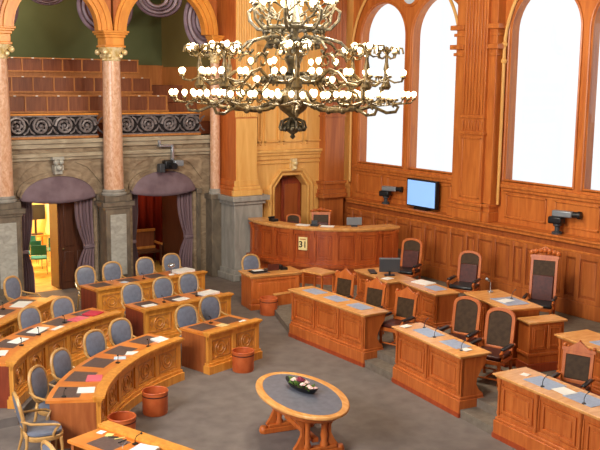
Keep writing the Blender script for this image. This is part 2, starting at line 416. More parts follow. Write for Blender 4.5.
# gallery room behind
struct('gallery_floor', MB().box(4, 13.2, 22.4, 23.3, 3.86, 3.97).box(4, 13.2, 23.3, 24.2, 3.9, 4.3).box(4, 13.2, 24.2, 25.1, 4.3, 4.8).box(4, 13.2, 25.1, 27, 4.8, 5.3), BENCHWOOD)
struct('wall_gallery', MB().box(4, 13.3, 26.6, 26.7, 3.9, 9), GREEN)
struct('wall_gallery_side', MB().box(13.25, 13.35, 22.95, 26.6, 3.9, 9), OLIVE)
struct('wall_gallery_dado', MB().box(12.2, 13.3, 26.5, 26.6, 3.97, 5.9).box(13.18, 13.25, 22.95, 26.6, 3.97, 5.85), BENCHTRIM)
struct('ceiling_gallery', MB().box(4, 13.3, 22.4, 26.7, 9, 9.1), PALEWOOD)
def bench(y, z0, ztop, zband, x1, label):
    o = ((4.2 + x1) / 2, y, z0); r = thing('gallery_bench', label, 'bench', o, 0, 'tiered gallery benches')
    build('back_panel', MB().box(4.2, x1, y, y + .05, zband, ztop), BENCHWOOD, r, o)
    build('top_rail', MB().box(4.2, x1, y - .05, y + .1, ztop, ztop + .035), BENCHTRIM, r, o, bevel=.006)
    build('seat', MB().box(4.2, x1, y - .12, y + .08, zband - .05, zband).box(4.2, x1, y - .06, y + .06, z0, zband - .05), BENCHTRIM, r, o, bevel=.006)
    x = x1 - .02
    while x > 6.6:
        build('divider', MB().box(x - .02, x + .02, y - .035, y, zband, ztop), BENCHTRIM, r, o); x -= .575
    k = x1 - .3
    while k > 7:
        build('number_plate', MB().box(k - .03, k + .03, y - .06, y - .05, ztop + .005, ztop + .03), PAPER, r, o); k -= .575
bench(23.6, 4.3, 5.0, 4.63, 11.9, 'wooden gallery bench in the lowest row, right above the iron railing')
bench(24.5, 4.3, 5.49, 5.13, 11.85, 'wooden gallery bench in the middle row of three')
bench(25.4, 4.8, 6.0, 5.68, 11.87, 'wooden gallery bench in the topmost row against the green wall')

# wooden pillar beside the half column
def pillar():
    r = thing('wooden_pillar', 'tall square timber pillar with fluted upper front on a grey stone base', 'pillar', (13.22, 21.9, 0))
    o = (13.22, 21.9, 0); X0, X1, Y0, Y1 = 12.88, 13.57, 21.5, 22.5
    m = MB(); m.box(X0 - .2, X1 + .26, Y0 - .22, Y1, 0, .18); m.box(X0 - .13, X1 + .2, Y0 - .15, Y1, .18, .3); m.box(X0 - .08, X1 + .14, Y0 - .1, Y1, .3, 2.1)
    m.box(X0 - .14, X1 + .2, Y0 - .16, Y1, 2.1, 2.2); m.box(X0 - .2, X1 + .3, Y0 - .24, Y1, 2.2, 2.34)
    build('stone_base', m, STONEBLUE, r, o, bevel=.015)
    for nm, mt, ya, yb in (('base_moulding', PALEWOOD, None, Y0), ('side_moulding', ORANGE, Y0, Y1)):
        m = MB()
        for e, z0, z1 in ((.12, 2.34, 2.5), (.08, 2.5, 2.6), (.04, 2.6, 2.76)): m.box(X0 - e, X1 + e, Y0 - e if ya is None else ya, yb, z0, z1)
        build(nm, m, mt, r, o, bevel=.015)  # pale front and orange sides carry lit and shaded faces as colour
    build('shaft', MB().box(X0, X1, Y0, Y1, 2.7, 9), ORANGE, r, o)  # deeper orange under the pale front puts the side's shade into colour
    m = MB(); m.box(X0 + .02, X1 - .0, Y0 - .015, Y0, 2.76, 4.45); build('front_panel', m, PALEWOOD, r, o)
    m = MB(); m.box(X0 - .02, X1 + .02, Y0 - .05, Y0, 4.62, 4.7); m.box(X0 - .01, X1 + .01, Y0 - .03, Y0, 4.48, 4.62)
    for i in range(9): m.cbox(X0 + .07 + i * .069, Y0 - .04, 4.5, .035, .03, .1)
    build('frieze_band', m, PALEWOOD, r, o, bevel=.006)
    m = MB(); m.box(X0 + .02, X1, Y0 - .012, Y0, 4.7, 9)
    for i in range(8): m.tube([(X0 + .08 + i * .078, Y0 - .012, 4.75), (X0 + .08 + i * .078, Y0 - .012, 9)], .026, 8)
    build('fluting', m, PALEWOOD, r, o)
pillar()

# wall with the niche door
def niche_wall():
    y = 21.8; m = MB(); xa, xb = 14.32, 15.52; zs, zt = 2.46, 2.82
    def top(x):
        t = abs(x - (xa + xb) / 2) / ((xb - xa) / 2); return zt if t < .45 else zt - (zt - zs) * (t - .45) / .55
    xs = [13.5, xa] + [xa + (xb - xa) * i / 20 for i in range(1, 20)] + [xb, 17.4]
    for i in range(len(xs) - 1):
        a, b = xs[i], xs[i + 1]; ins = a >= xa - 1e-6 and b <= xb + 1e-6
        za, zb = (top(a), top(b)) if ins else (0, 0)
        m.prism([(a, za), (b, zb), (b, 9), (a, 9)], y, y + .3, 'y')
    struct('wall_niche', m, PALEWOOD)
    m = MB(); m.box(13.57, 16.4, y - .16, y, 3.46, 3.54); m.box(13.57, 16.4, y - .11, y, 3.38, 3.46); m.box(13.57, 16.4, y - .06, y, 3.26, 3.38); m.box(13.57, 16.4, y - .05, y, 3.14, 3.2)
    struct('trim_8', m, PALEWOOD, bevel=.012)
    m = MB()   # upper wall panels
    for x0, x1 in ((13.75, 13.9), (14.0, 14.5), (14.62, 15.3), (15.42, 16.0)):
        for a, b, c, d in ((x0, x1, 3.75, 3.8), (x0, x1, 6.4, 6.45), (x0, x0 + .05, 3.75, 6.45), (x1 - .05, x1, 3.75, 6.45)): m.box(a, b, y - .06, y, c, d)
        for xx in (x0 + .03, x1 - .03): m.ball((xx, y - .03, 3.7), .03, 8, 5)
    struct('trim_9', m, PALEWOOD, bevel=.008)
    m = MB()   # frame mouldings of the niche
    for w, dep in ((.0, .05), (.12, .1)):
        out = [(xa - w, 0), (xa - w, zs + w * .4), (xa + .28 - w * .4, zt + w), (xb - .28 + w * .4, zt + w), (xb + w, zs + w * .4), (xb + w, 0)]
        m.tube([(p[0], y - dep * .4, p[1]) for p in out], .055 if w else .04, 8)
    m.box(xa - .34, xa - .14, y - .05, y, 0, 2.42); m.box(xb + .14, xb + .34, y - .05, y, 0, 2.42)
    struct('trim_10', m, PALEWOOD)
    m = MB(); m.cbox(14.95, y - .08, 2.94, .16, .16, .34); m.ball((14.95, y - .17, 3.14), .08, 10, 6); m.ball((14.95, y - .17, 3.0), .06, 10, 6)
    struct('trim_11', m, GILT)
    m = MB(); m.box(xa, xb, y + .38, y + .43, 0, 2.9); m.box(xa - .02, xa, y + .3, y + .43, 0, 2.9); m.box(xb, xb + .02, y + .3, y + .43, 0, 2.9); m.box(xa, xb, y + .3, y + .43, 2.85, 2.9)
    struct('wall_niche_recess', m, WALLWOOD)
    d = build('door_1', MB().box(xa + .5, xb - .04, y + .32, y + .37, .3, 2.66), MAHOG); d['kind'] = 'structure'
    m = MB()
    for z0, z1 in ((.5, 1.3), (1.45, 2.5)):
        m.box(xa + .6, xb - .14, y + .305, y + .32, z0, z1)
    build('door_panel', m, WALLDARK, d, bevel=.008)
    build('handle', MB().ball((xb - .12, y + .28, 1.35), .04, 8, 5), BRASS, d)
niche_wall()

# corner pilaster and the window wall (inner face X = 17.1, wainscot ledge at X = 16.8)
m = MB(); m.box(15.92, 16.62, 21.5, 21.8, 0, 9)
for z0, z1, e in ((2.1, 2.22, .14), (2.22, 2.34, .1), (2.34, 2.5, .05), (2.5, 2.58, .1)): m.box(15.92 - e, 16.62 + e * .3, 21.5 - e, 21.8, z0, z1)
m.box(15.84, 16.66, 21.42, 21.8, 4.62, 4.72); m.box(15.88, 16.64, 21.46, 21.8, 4.45, 4.5)
for i in range(6): m.box(15.98 + i * .1, 16.04 + i * .1, 21.485, 21.5, 4.76, 9)
struct('trim_12', m, WALLWOOD, bevel=.015)
Y0, Y1 = 6.6, 21.8
ZL = 2.06
struct('wall_wainscot', MB().box(16.8, 17.1, Y0, Y1, 0, ZL - .05), WALLDARK)
m = MB(); m.box(16.68, 17.12, Y0, 21.5, ZL - .05, ZL); m.box(16.73, 16.8, Y0, 21.5, ZL - .14, ZL - .05); m.box(16.77, 16.8, Y0, 21.5, ZL - .34, ZL - .28)
struct('trim_13', m, WINWOOD, bevel=.012)
m = MB()     # wainscot framing and raised fields
m.box(16.75, 16.8, Y0, 21.5, .28, .62); m.box(16.77, 16.8, Y0, 21.5, .62, .72); m.box(16.77, 16.8, Y0, 21.5, 1.6, 1.72)
y = Y0 + .1; k = 0
while y < 21.3:
    w = .13; m.box(16.765, 16.8, y, y + w, .62, 1.72); y += w
    pw = .46 if k % 3 else .26
    m.prism([(16.8, y + .04), (16.78, y + .1), (16.78, y + pw - .1), (16.8, y + pw - .04)], .78, 1.55, 'z')
    y += pw; k += 1
struct('trim_14', m, WALLWOOD, bevel=.01)

# upper wall with round-headed windows
WIN = [(19.44, 21.42), (17.12, 19.2), (13.56, 15.66), (11.3, 13.3), (9.2, 9.6 + 1.4)]
WIN = WIN[:4] + [(8.4, 9.9), (6.7, 8.1)]
ZB, SP = 3.1, 6.7
m = MB()
edges = sorted(WIN); cur = Y0
def wseg(a, b, za, zb, z1a=9, z1b=9):
    m.add([(17.1, a, za), (17.1, b, zb), (17.1, b, z1b), (17.1, a, z1a), (17.4, a, za), (17.4, b, zb), (17.4, b, z1b), (17.4, a, z1a)],
          [(0, 1, 2, 3), (7, 6, 5, 4), (0, 4, 5, 1), (3, 2, 6, 7), (0, 3, 7, 4), (1, 5, 6, 2)])
for a, b in edges:
    wseg(cur, a, 2.0, 2.0); c = (a + b) / 2; R = (b - a) / 2
    wseg(a, b, 2.0, 2.0, ZB, ZB)
    for i in range(20):
        p, q = c - R * math.cos(PI * i / 20), c - R * math.cos(PI * (i + 1) / 20)
        wseg(p, q, SP + math.sqrt(max(0, R * R - (p - c) ** 2)), SP + math.sqrt(max(0, R * R - (q - c) ** 2)))
    cur = b
wseg(cur, Y1, 2.0, 2.0)
struct('wall_windows', m, WINWOOD)
for i, (a, b) in enumerate(WIN):
    c = (a + b) / 2; R = (b - a) / 2
    out = [(17.12, a + .01, ZB)] + [(17.12, c - (R - .01) * math.cos(PI * k / 24), SP + (R - .01) * math.sin(PI * k / 24)) for k in range(25)] + [(17.12, b - .01, ZB)]
    w = build('window_%d' % (i + 1), MB().tube(out, .03, 6).box(17.1, 17.16, a, b, ZB - .02, ZB + .04), WINWOOD); w['kind'] = 'structure'
    g = MB().prism([(p[1], p[2]) for p in out], 17.13, 17.14, 'x')
    build('pane', g, GLASS, w, smooth=0)
    m2 = MB()
    m2.tube([(17.085, a - .02, ZB), (17.085, a - .02, SP)] + [(17.085, c - (R + .02) * math.cos(PI * k / 24), SP + (R + .02) * math.sin(PI * k / 24)) for k in range(25)] + [(17.085, b + .02, ZB)], .03, 8)
    build('window_moulding', m2, WINWOOD, w)
# sill and apron panels
m = MB(); 
for a, b in ((17.35, 21.6), (6.6, 15.68)):
    m.box(17.0, 17.12, a, b, 2.94, 3.02); m.box(17.04, 17.12, a, b, 2.86, 2.94)
    n = 3 if b > 20 else 6
    for i in range(n):
        p, q = a + (b - a) * i / n + .12, a + (b - a) * (i + 1) / n - .12
        for u, v, z0, z1 in ((p, q, 2.2, 2.25), (p, q, 2.75, 2.8), (p, p + .05, 2.2, 2.8), (q - .05, q, 2.2, 2.8)): m.box(17.07, 17.1, u, v, z0, z1)
struct('trim_15', m, WINWOOD, bevel=.01)
# pilaster between the window bays
m = MB(); m.box(16.84, 17.1, 15.84, 17.22, 2.0, 9); m.box(16.75, 16.95, 16.08, 16.86, 2.0, 9)
for z0, z1, e in ((2.06, 2.3, .1), (2.3, 2.42, .06), (2.42, 2.5, .1)):
    m.box(16.84 - e, 17.1, 15.84 - e * .5, 17.22 + e * .5, z0, z1); m.box(16.75 - e, 16.95, 16.08 - e, 16.86 + e, z0, z1)
for z in (6.3, 6.78): m.box(16.74, 17.1, 15.72, 16.06, z, z + .12); m.box(16.74, 17.1, 16.88, 17.36, z, z + .12); m.box(16.81, 17.1, 15.8, 16.06, z - .16, z - .1); m.box(16.8, 17.1, 16.88, 17.28, z - .16, z - .08)
m.box(16.71, 16.95, 16.04, 16.9, 4.2, 4.27); m.box(16.72, 16.95, 16.06, 16.88, 4.6, 4.65)
for i in range(7):
    y = 16.13 + i * .105
    m.box(16.715, 16.75, y, y + .055, 4.7, 9); m.box(16.72, 16.75, y, y + .055, 4.3, 4.56)
for a, b, c_, d in ((16.13, 16.81, 2.6, 2.65), (16.13, 16.81, 4.08, 4.13), (16.13, 16.18, 2.6, 4.13), (16.76, 16.81, 2.6, 4.13)): m.box(16.73, 16.75, a, b, c_, d)
struct('trim_16', m, WINWOOD, bevel=.01)
# pale roll mouldings that run up and over each bay
m = MB()
def roll(ya, yb, x=17.0):
    c = (ya + yb) / 2; R = abs(yb - ya) / 2
    m.tube([(x, ya, 2.5), (x, ya, 4.5), (x, ya, 6.2)] + [(x, c + (ya - c) * math.cos(PI * k / 30), 6.3 + R * math.sin(PI * k / 30)) for k in range(31)] + [(x, yb, 6.2), (x, yb, 2.5)], .042, 10)
    for yy in (ya, yb):
        for z in (5.95, 6.35): m.lathe([(.05, z), (.075, z + .03), (.075, z + .08), (.05, z + .11)], (x, yy), 12)
roll(21.7, 17.26); roll(15.74, 6.75 + 4.3)
struct('trim_17', m, PALEWOOD)
# roundel between the two lights of the far bay
w = build('window_7', MB().tube([(17.08, 19.3 + .33 * math.cos(k * PI / 12), 7.86 + .33 * math.sin(k * PI / 12)) for k in range(24)], .05, 8, True), WINWOOD); w['kind'] = 'structure'
build('pane', MB().prism([(19.3 + .30 * math.cos(k * PI / 12), 7.86 + .30 * math.sin(k * PI / 12)) for k in range(24)], 17.06, 17.09, 'x'), PAPERBLUE, w, smooth=0)  # opaque disc on solid wall; daylight through glass is put into its colour

# passages behind the openings
m = MB(); m.box(6.8, 9.75, 29.6, 29.7, 0, 3.3); m.box(9.75, 9.85, 22.95, 29.7, 0, 3.3); m.box(6.7, 6.8, 22.95, 29.7, 0, 3.3)
m.box(9.85, 12.6, 25.2, 25.3, 0, 3.3); m.box(12.5, 12.6, 22.95, 25.2, 0, 3.3)
struct('wall_passage', m, YELLOWWALL)
struct('ceiling_passage', MB().box(6.7, 12.6, 22.95, 29.7, 3.3, 3.4), YELLOWWALL)
struct('floor_passage', MB().box(6.7, 12.6, 22.9, 29.7, -.1, .005), PARQUET)

struct('ceiling', MB().box(-3.6, 17.4, -3.1, 22.4, 9.0, 9.15), CEILINGPAINT)
# ------------------------------------------------------------------ curtains and things at the openings
def drape(x0, x1, label, xt=None, y=22.62):
    # gathered curtain, tied in at about hip height towards the jamb xt
    o = ((x0 + x1) / 2, y, 0); m = MB(); nz = 14; nx = 28; vs = []; fs = []
    for j in range(nz + 1):
        z = .04 + 2.5 * j / nz; t = max(0, 1 - abs(z - 1.15) / (1.0 if z > 1.15 else .8))
        k = 1 - .5 * t * t
        for i in range(nx + 1):
            u = i / nx; x = xt + ((x0 + (x1 - x0) * u) - xt) * k
            vs.append((x, y + .035 * math.sin(u * 2 * PI * 5) * (.6 + .4 * k) - .04 * t, z))
    for j in range(nz):
        for i in range(nx): fs.append((j * (nx + 1) + i, j * (nx + 1) + i + 1, (j + 1) * (nx + 1) + i + 1, (j + 1) * (nx + 1) + i))
    m.add(vs, fs)
    r = thing('curtain', label, 'curtain', o, 0, 'mauve door curtains')
    c = build('drape', m, DRAPE, r, o); s_ = c.modifiers.new('thick', 'SOLIDIFY'); s_.thickness = .015
    k = .5; xa, xb = xt + (x0 - xt) * k, xt + (x1 - xt) * k
    build('tie_band', MB().box(min(xa, xb) - .02, max(xa, xb) + .02, y - .11, y + .05, 1.1, 1.2), DRAPELT, r, o, bevel=.02)
drape(7.27, 7.62, 'mauve curtain tied to outer jamb of the lit doorway, beside the view to the corridor', 7.27)
drape(8.72, 9.2, 'mauve curtain tied back next to the dark door leaf of the lit doorway', 9.2)
drape(10.26, 10.5, 'narrow mauve curtain of the settle opening, close to the middle column', 10.26)
drape(11.68, 12.12, 'mauve curtain of the settle opening, close to the wooden pillar', 12.12)
def valance(xa, xb, label):
    o = ((xa + xb) / 2, 22.5, 2.5); m = MB(); n = 24; q = 8; vs = []; fs = []
    for i in range(n + 1):
        t = -1 + 2 * i / n; x = (xa + xb) / 2 + t * (xb - xa + .16) / 2
        zt = 2.49 + .59 * math.sqrt(max(0, 1 - t * t)); zb = 2.47 - .1 * (1 - t * t)
        for j in range(q + 1):
            v = j / q; bul = math.sqrt(max(0, 1 - t * t)) * .2 * math.sin(v * PI * .5 + .0)
            vs.append((x, 22.47 - bul, zt + (zb - zt) * v))
    for i in range(n):
        for j in range(q): fs.append((i * (q + 1) + j, (i + 1) * (q + 1) + j, (i + 1) * (q + 1) + j + 1, i * (q + 1) + j + 1))
    m.add(vs, fs)
    r = thing('curtain_valance', label, 'valance', o, 0, 'rounded fabric valances over the openings')
    c = build('hood', m, DRAPELT, r, o); s_ = c.modifiers.new('thick', 'SOLIDIFY'); s_.thickness = .02
    for dz in (.0, .1):
        pts = []
        for i in range(n + 1):
            t = -1 + 2 * i / n; pts.append(((xa + xb) / 2 + t * (xb - xa) / 2, 22.51 - .2 * math.sqrt(max(0, 1 - t * t)), 2.47 - .1 * (1 - t * t) + dz * math.sqrt(max(0, 1 - t * t))))
        build('trim_cord', MB().tube(pts, .015, 6), DRAPETRIM, r, o)
valance(7.3, 9.2, 'mauve bulging valance in the arch over the lit doorway')
valance(10.28, 12.12, 'mauve bulging valance in the arch over the wooden settle, under the wall camera')
# carved keystone over the lit doorway
m = MB(); m.cbox(0, 0, 0, .2, .16, .1); m.cbox(0, -.03, .1, .24, .18, .12); m.ball((-.06, -.1, .3), .08, 10, 6); m.ball((.07, -.1, .3), .07, 10, 6); m.ball((0, -.12, .16), .08, 10, 6); m.cbox(0, 0, .36, .3, .2, .07)
solo('keystone', m, STONEPANEL, 'carved stone keystone over the lit doorway arch', 'ornament', (8.22, 22.4, 3.1))
# door leaf, folded in
r = thing('door_leaf', 'dark timber door leaf standing folded inside the lit doorway', 'door', (8.5, 22.9, .01))
o = (8.5, 22.9, .01)
build('panel', MB().box(8.36, 8.42, 22.9, 23.5, .01, 2.4), DARKWOOD, r, o)
build('leaf', MB().box(8.42, 9.18, 22.86, 22.91, .01, 2.46), DARKWOOD, r, o)
m = MB()
for a in (8.5, 8.85):
    for z0, z1 in ((.2, 1.0), (1.15, 2.3)): m.box(a, a + .27, 22.835, 22.86, z0, z1)
build('raised_panel', m, DARKWOOD, r, o, bevel=.01)
build('handle', MB().ball((8.47, 22.82, 1.08), .035, 8, 5).ball((8.47, 22.84, 1.08), .03, 8, 5), BRASS, r, o)
# corridor furniture seen through the doorway
r = thing('corridor_monitor', 'black flat screen monitor on a stand at end of the lit corridor', 'monitor', (9.38, 27.6, .005))
build('screen', MB().box(-.3, .3, -.03, .03, 1.16, 1.62), BLACK, r); build('stand', MB().box(-.03, .03, -.02, .02, .72, 1.16).box(-.2, .2, -.12, .12, .7, .73), BLACK, r)
r = thing('corridor_table', 'wooden side table below the corridor monitor', 'table', (9.38, 27.6, .005))
build('table_top', MB().box(-.33, .33, -.3, .3, .66, .7), OAKTOP, r)
for sx in (-1, 1):
    for sy in (-1, 1): build('leg', MB().cbox(sx * .28, sy * .25, .005, .05, .05, .655), OAK, r)
def corridor_chair():
    r = thing('corridor_chair', 'teal-seated steel chair in the corridor, nearest to the doorway', 'chair', (8.62, 25.2, .005), -.3, 'teal corridor chairs')
    build('seat', MB().box(-.22, .22, -.22, .22, .42, .47), TEAL, r, bevel=.02)
    build('backrest', MB().box(-.21, .21, -.25, -.22, .56, .84), TEAL, r, bevel=.01)
    for sx in (-1, 1):
        build('leg', MB().tube([(sx * .22, .2, 0), (sx * .22, .2, .42)], .014, 6), STEEL, r)
        build('leg', MB().tube([(sx * .22, -.24, 0), (sx * .22, -.24, .86)], .014, 6), STEEL, r)
    return r
cc = corridor_chair()
for x, y, a, l in ((8.75, 26.0, -.3, 'second from the doorway'), (9.3, 26.3, .4, 'across from the second, by the side wall'), (8.9, 26.9, -.3, 'before the monitor table'), (9.3, 25.2, .4, 'close to the door leaf')):
    dup(cc, (x, y, .005), a, 'teal-seated steel chair in the corridor, ' + l)
# settle behind the second opening
r = thing('wooden_settle', 'dark wooden settle with panelled back inside the curtained opening', 'bench', (11.3, 24.6, .005))
build('seat', MB().box(-.75, .75, -.25, .2, .4, .46), DARKWOOD, r, bevel=.01)
build('back_panel', MB().box(-.72, .72, .2, .24, .46, .98), BENCHWOOD, r); build('back_rail', MB().box(-.76, .76, .18, .26, .98, 1.06).box(-.76, .76, .18, .26, .46, .54), OAKCARVE, r, bevel=.01)
for sx in (-1, 1):
    build('arm', MB().box(sx * .75 - .03, sx * .75 + .03, -.25, .26, .62, .68), OAKCARVE, r); build('leg', MB().box(sx * .74 - .03, sx * .74 + .03, -.24, -.18, .005, .64), DARKWOOD, r); build('leg', MB().box(sx * .74 - .03, sx * .74 + .03, .2, .26, .005, 1.0), DARKWOOD, r)
m = MB(); vs = []
for i in range(41):
    x = 9.9 + 2.55 * i / 40
    for z in (.02, 3.25): vs.append((x, 25.08 + .05 * math.sin(i * 1.6), z))
m.add(vs, [(2 * i, 2 * i + 2, 2 * i + 3, 2 * i + 1) for i in range(40)])
c = solo('wall_hanging', m, REDHANG, 'red pleated hanging behind the wooden settle', 'curtain', (0, 0, 0)); s_ = c.modifiers.new('thick', 'SOLIDIFY'); s_.thickness = .02
m = MB(); m.box(0, .04, 0, 1.5, 0, 2.4)
solo('panelled_door', m, DARKWOOD, 'dark brown open door beside the settle, towards the wooden pillar', 'door', (12.14, 22.96, .005))

# ------------------------------------------------------------------ cameras and screen on the walls
def pan_camera(name, label, cat, loc, rz, s=1.0):
    r = thing(name, label, cat, loc, rz, 'remote broadcast cameras'); r.scale = (s, s, s)
    build('base', MB().lathe([(.1, 0), (.1, .04), (.05, .06), (.05, .14), (.08, .16), (.08, .2)], n=16), DKGREY, r)
    build('head', MB().box(-.16, .12, -.11, .11, .2, .34), BLACK, r, bevel=.03)
    build('body', MB().box(-.1, .3, -.07, .07, .34, .46), GREY, r, bevel=.02)
    m = MB().lathe([(.06, 0), (.06, .1), (.075, .1), (.075, .16), (.05, .16)], n=16); t = MB().join(m, Matrix.Translation((.3, 0, .4)) @ Matrix.Rotation(PI / 2, 4, 'Y'))
    build('lens', t, BLACK, r)
    build('motor', MB().box(-.16, -.02, .1, .16, .22, .4), BLACK, r, bevel=.02)
    return r
pan_camera('remote_camera', 'black and grey remote camera on wainscot ledge near the room corner, beside the blue screen', 'camera', (16.82, 19.8, ZL), math.radians(-66), 1.1)
pan_camera('remote_camera', 'black and grey remote camera on the ledge below the near windows, above the throne chair', 'camera', (16.86, 13.75, ZL), math.radians(-75), 1.2)
r = thing('ledge_screen', 'flat blue-lit screen standing on wainscot ledge under the windows', 'monitor', (16.85, 18.35, ZL), 0)
build('casing', MB().box(-.02, .1, -.58, .58, .06, .82), BLACK, r, bevel=.01)
build('display', MB().box(-.028, -.018, -.54, .54, .1, .78), SCREENBLUE, r)
build('stand', MB().box(-.05, .12, -.25, .25, 0, .06), BLACK, r)
r = thing('wall_camera', 'remote camera hung from a steel bracket over the second curtained arch', 'camera', (11.2, 22.5, 3.2)); r.scale = (1.15, 1.15, 1.15)
build('bracket', MB().box(-.16, -.1, -.12, -.02, .42, .68).box(-.16, .2, -.16, -.1, .42, .48).box(.14, .2, -.2, -.1, .1, .45), STEEL, r, bevel=.008)
build('head', MB().box(-.1, .22, -.34, -.14, -.08, .12), BLACK, r, bevel=.03)
build('body', MB().box(.1, .34, -.42, -.24, -.02, .12), GREY, r, bevel=.02)
t = MB().join(MB().lathe([(.06, 0), (.06, .12), (.075, .12), (.075, .18), (.05, .18)], n=14), Matrix.Translation((.05, -.34, .0)) @ Matrix.Rotation(PI / 2, 4, 'X'))
build('lens', t, BLACK, r)
build('cable_box', MB().box(-.22, -.08, -.3, -.12, -.16, .04), DKGREY, r, bevel=.02)

# ------------------------------------------------------------------ desks
class Arc:
    def __init__(s, c, R, a0, a1):          # angles in degrees, from the front's left end to its right end
        s.c, s.R, s.a0, s.sg = c, R, math.radians(a0), 1 if a1 > a0 else -1
        s.L = abs(math.radians(a1 - a0)) * R
    def __call__(s, u, d, z=0):
        a = s.a0 + s.sg * u / s.R; r = s.R - s.sg * d
        return (s.c[0] + r * math.cos(a), s.c[1] + r * math.sin(a), z)
    def rot(s, u):
        a = s.a0 + s.sg * u / s.R
        return a + (PI / 2 if s.sg > 0 else -PI / 2)     # direction of increasing u
class Line:
    def __init__(s, p0, p1):
        s.p0 = Vector(p0); t = Vector(p1) - s.p0; s.L = t.length; s.t = t / s.L; s.n = Vector((-s.t.y, s.t.x))
    def __call__(s, u, d, z=0):
        p = s.p0 + s.t * u + s.n * d; return (p.x, p.y, z)
    def rot(s, u): return math.atan2(s.t.y, s.t.x)

def frame_panel(m, s0, s1, z0, z1, d, w, e, n=4):
    m.box(s0, s1, d - e, d, z0, z0 + w, n); m.box(s0, s1, d - e, d, z1 - w, z1, n)
    m.box(s0, s0 + w, d - e, d, z0 + w, z1 - w); m.box(s1 - w, s1, d - e, d, z0 + w, z1 - w)

def council_desk(label, path, npan, z0=0, group='curved council desks', end=None, dep=.8):
    L = path.L; o = path(L / 2, .4, z0); n = max(6, int(L / .15)); W = lambda u, d, z: path(u, d, z + z0)
    r = thing('council_desk', label, 'desk', o, 0, group)
    def B(nm, m, mat, p=r, bv=0): return build(nm, m.map(W), mat, p, o, bv, 30)
    B('plinth', MB().box(-.03, L + .03, -.07, .1, 0, .15, n).box(-.015, L + .015, -.035, .08, .15, .2, n), OAK)
    m = MB().box(0, L, .03, .07, .1, .71, n); m.box(0, L, 0, .04, .63, .71, n); m.box(0, L, 0, .04, .19, .25, n)
    pw = L / npan
    for i in range(npan + 1):
        c = min(max(i * pw, .05), L - .05); m.box(c - .05, c + .05, -.005, .04, .19, .71)
    fp = B('front_panel', m, OAK)
    for i in range(npan):
        a, b = i * pw + .09, (i + 1) * pw - .09; c = (a + b) / 2; hw = (b - a) / 2; m = MB()
        frame_panel(m, a, b, .26, .62, .032, .03, .018)
        m.tube([(c + .13 * math.cos(k * PI / 10), .025, .44 + .13 * math.sin(k * PI / 10)) for k in range(20)], .012, 6, True)
        m.tube([(c + .07 * math.cos(k * PI / 6), .022, .44 + .07 * math.sin(k * PI / 6)) for k in range(12)], .012, 6, True)
        for sx in (-1, 1): m.prism([(c + sx * .15, .44), (c + sx * .2, .51), (c + sx * (hw - .05), .44), (c + sx * .2, .37)], .018, .03, 'y')
        B('carved_panel', m, OAKCARVE, fp)
    B('top_ledge', MB().box(-.03, L + .03, -.07, .11, .765, .8, n).box(-.015, L + .015, -.04, .1, .735, .765, n).box(-.0, L, -.02, .1, .7, .735, n), OAK)
    B('work_surface', MB().box(0, L, .1, dep, .71, .75, n), OAKTOP)
    for u in (0, L - .05):
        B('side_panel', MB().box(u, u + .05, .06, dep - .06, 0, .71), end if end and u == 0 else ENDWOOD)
    B('apron', MB().box(.05, L - .05, .14, .17, .6, .71, n), OAKCARVE)
    for i in range(npan):
        c = (i + .5) * pw; B('writing_pad', MB().box(c - .22, c + .22, dep - .48, dep - .08, .74, .7506, 2), PADDARK)
    return r

CI = (9.16, 10.39)
P_R1L = Arc(CI, 4.54, 152.5, 110); P_G = Line((5.40, 9.55), (4.78, 11.46))
P_R1R = Line((8.19, 14.66), (9.54, 15.01))
P_R2L = Arc((8.8, 11.5), 5.25, 146, 107.5)
P_R2R = Line((7.98, 16.94), (10.22, 17.25))
P_R3L = Line((4.75, 16.62), (6.65, 18.42))
P_R3R = Line((7.89, 19.18), (10.89, 19.64))
council_desk('long curved oak desk in the innermost row, with five dark leather pads', P_R1L, 5)
council_desk('oak desk at bottom edge by the near bins, separated from the long curved one', P_G, 2, dep=.66)
council_desk('straight two-seat oak desk of the innermost row, with a leather bin against its front', P_R1R, 2)
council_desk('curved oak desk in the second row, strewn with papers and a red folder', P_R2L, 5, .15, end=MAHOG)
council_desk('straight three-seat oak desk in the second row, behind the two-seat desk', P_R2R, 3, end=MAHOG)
council_desk('oak desk of the third row in front of the lit doorway', P_R3L, 3, .15)
council_desk('straight four-seat oak desk in the last row, before the grey column pedestal', P_R3R, 4, end=MAHOG)

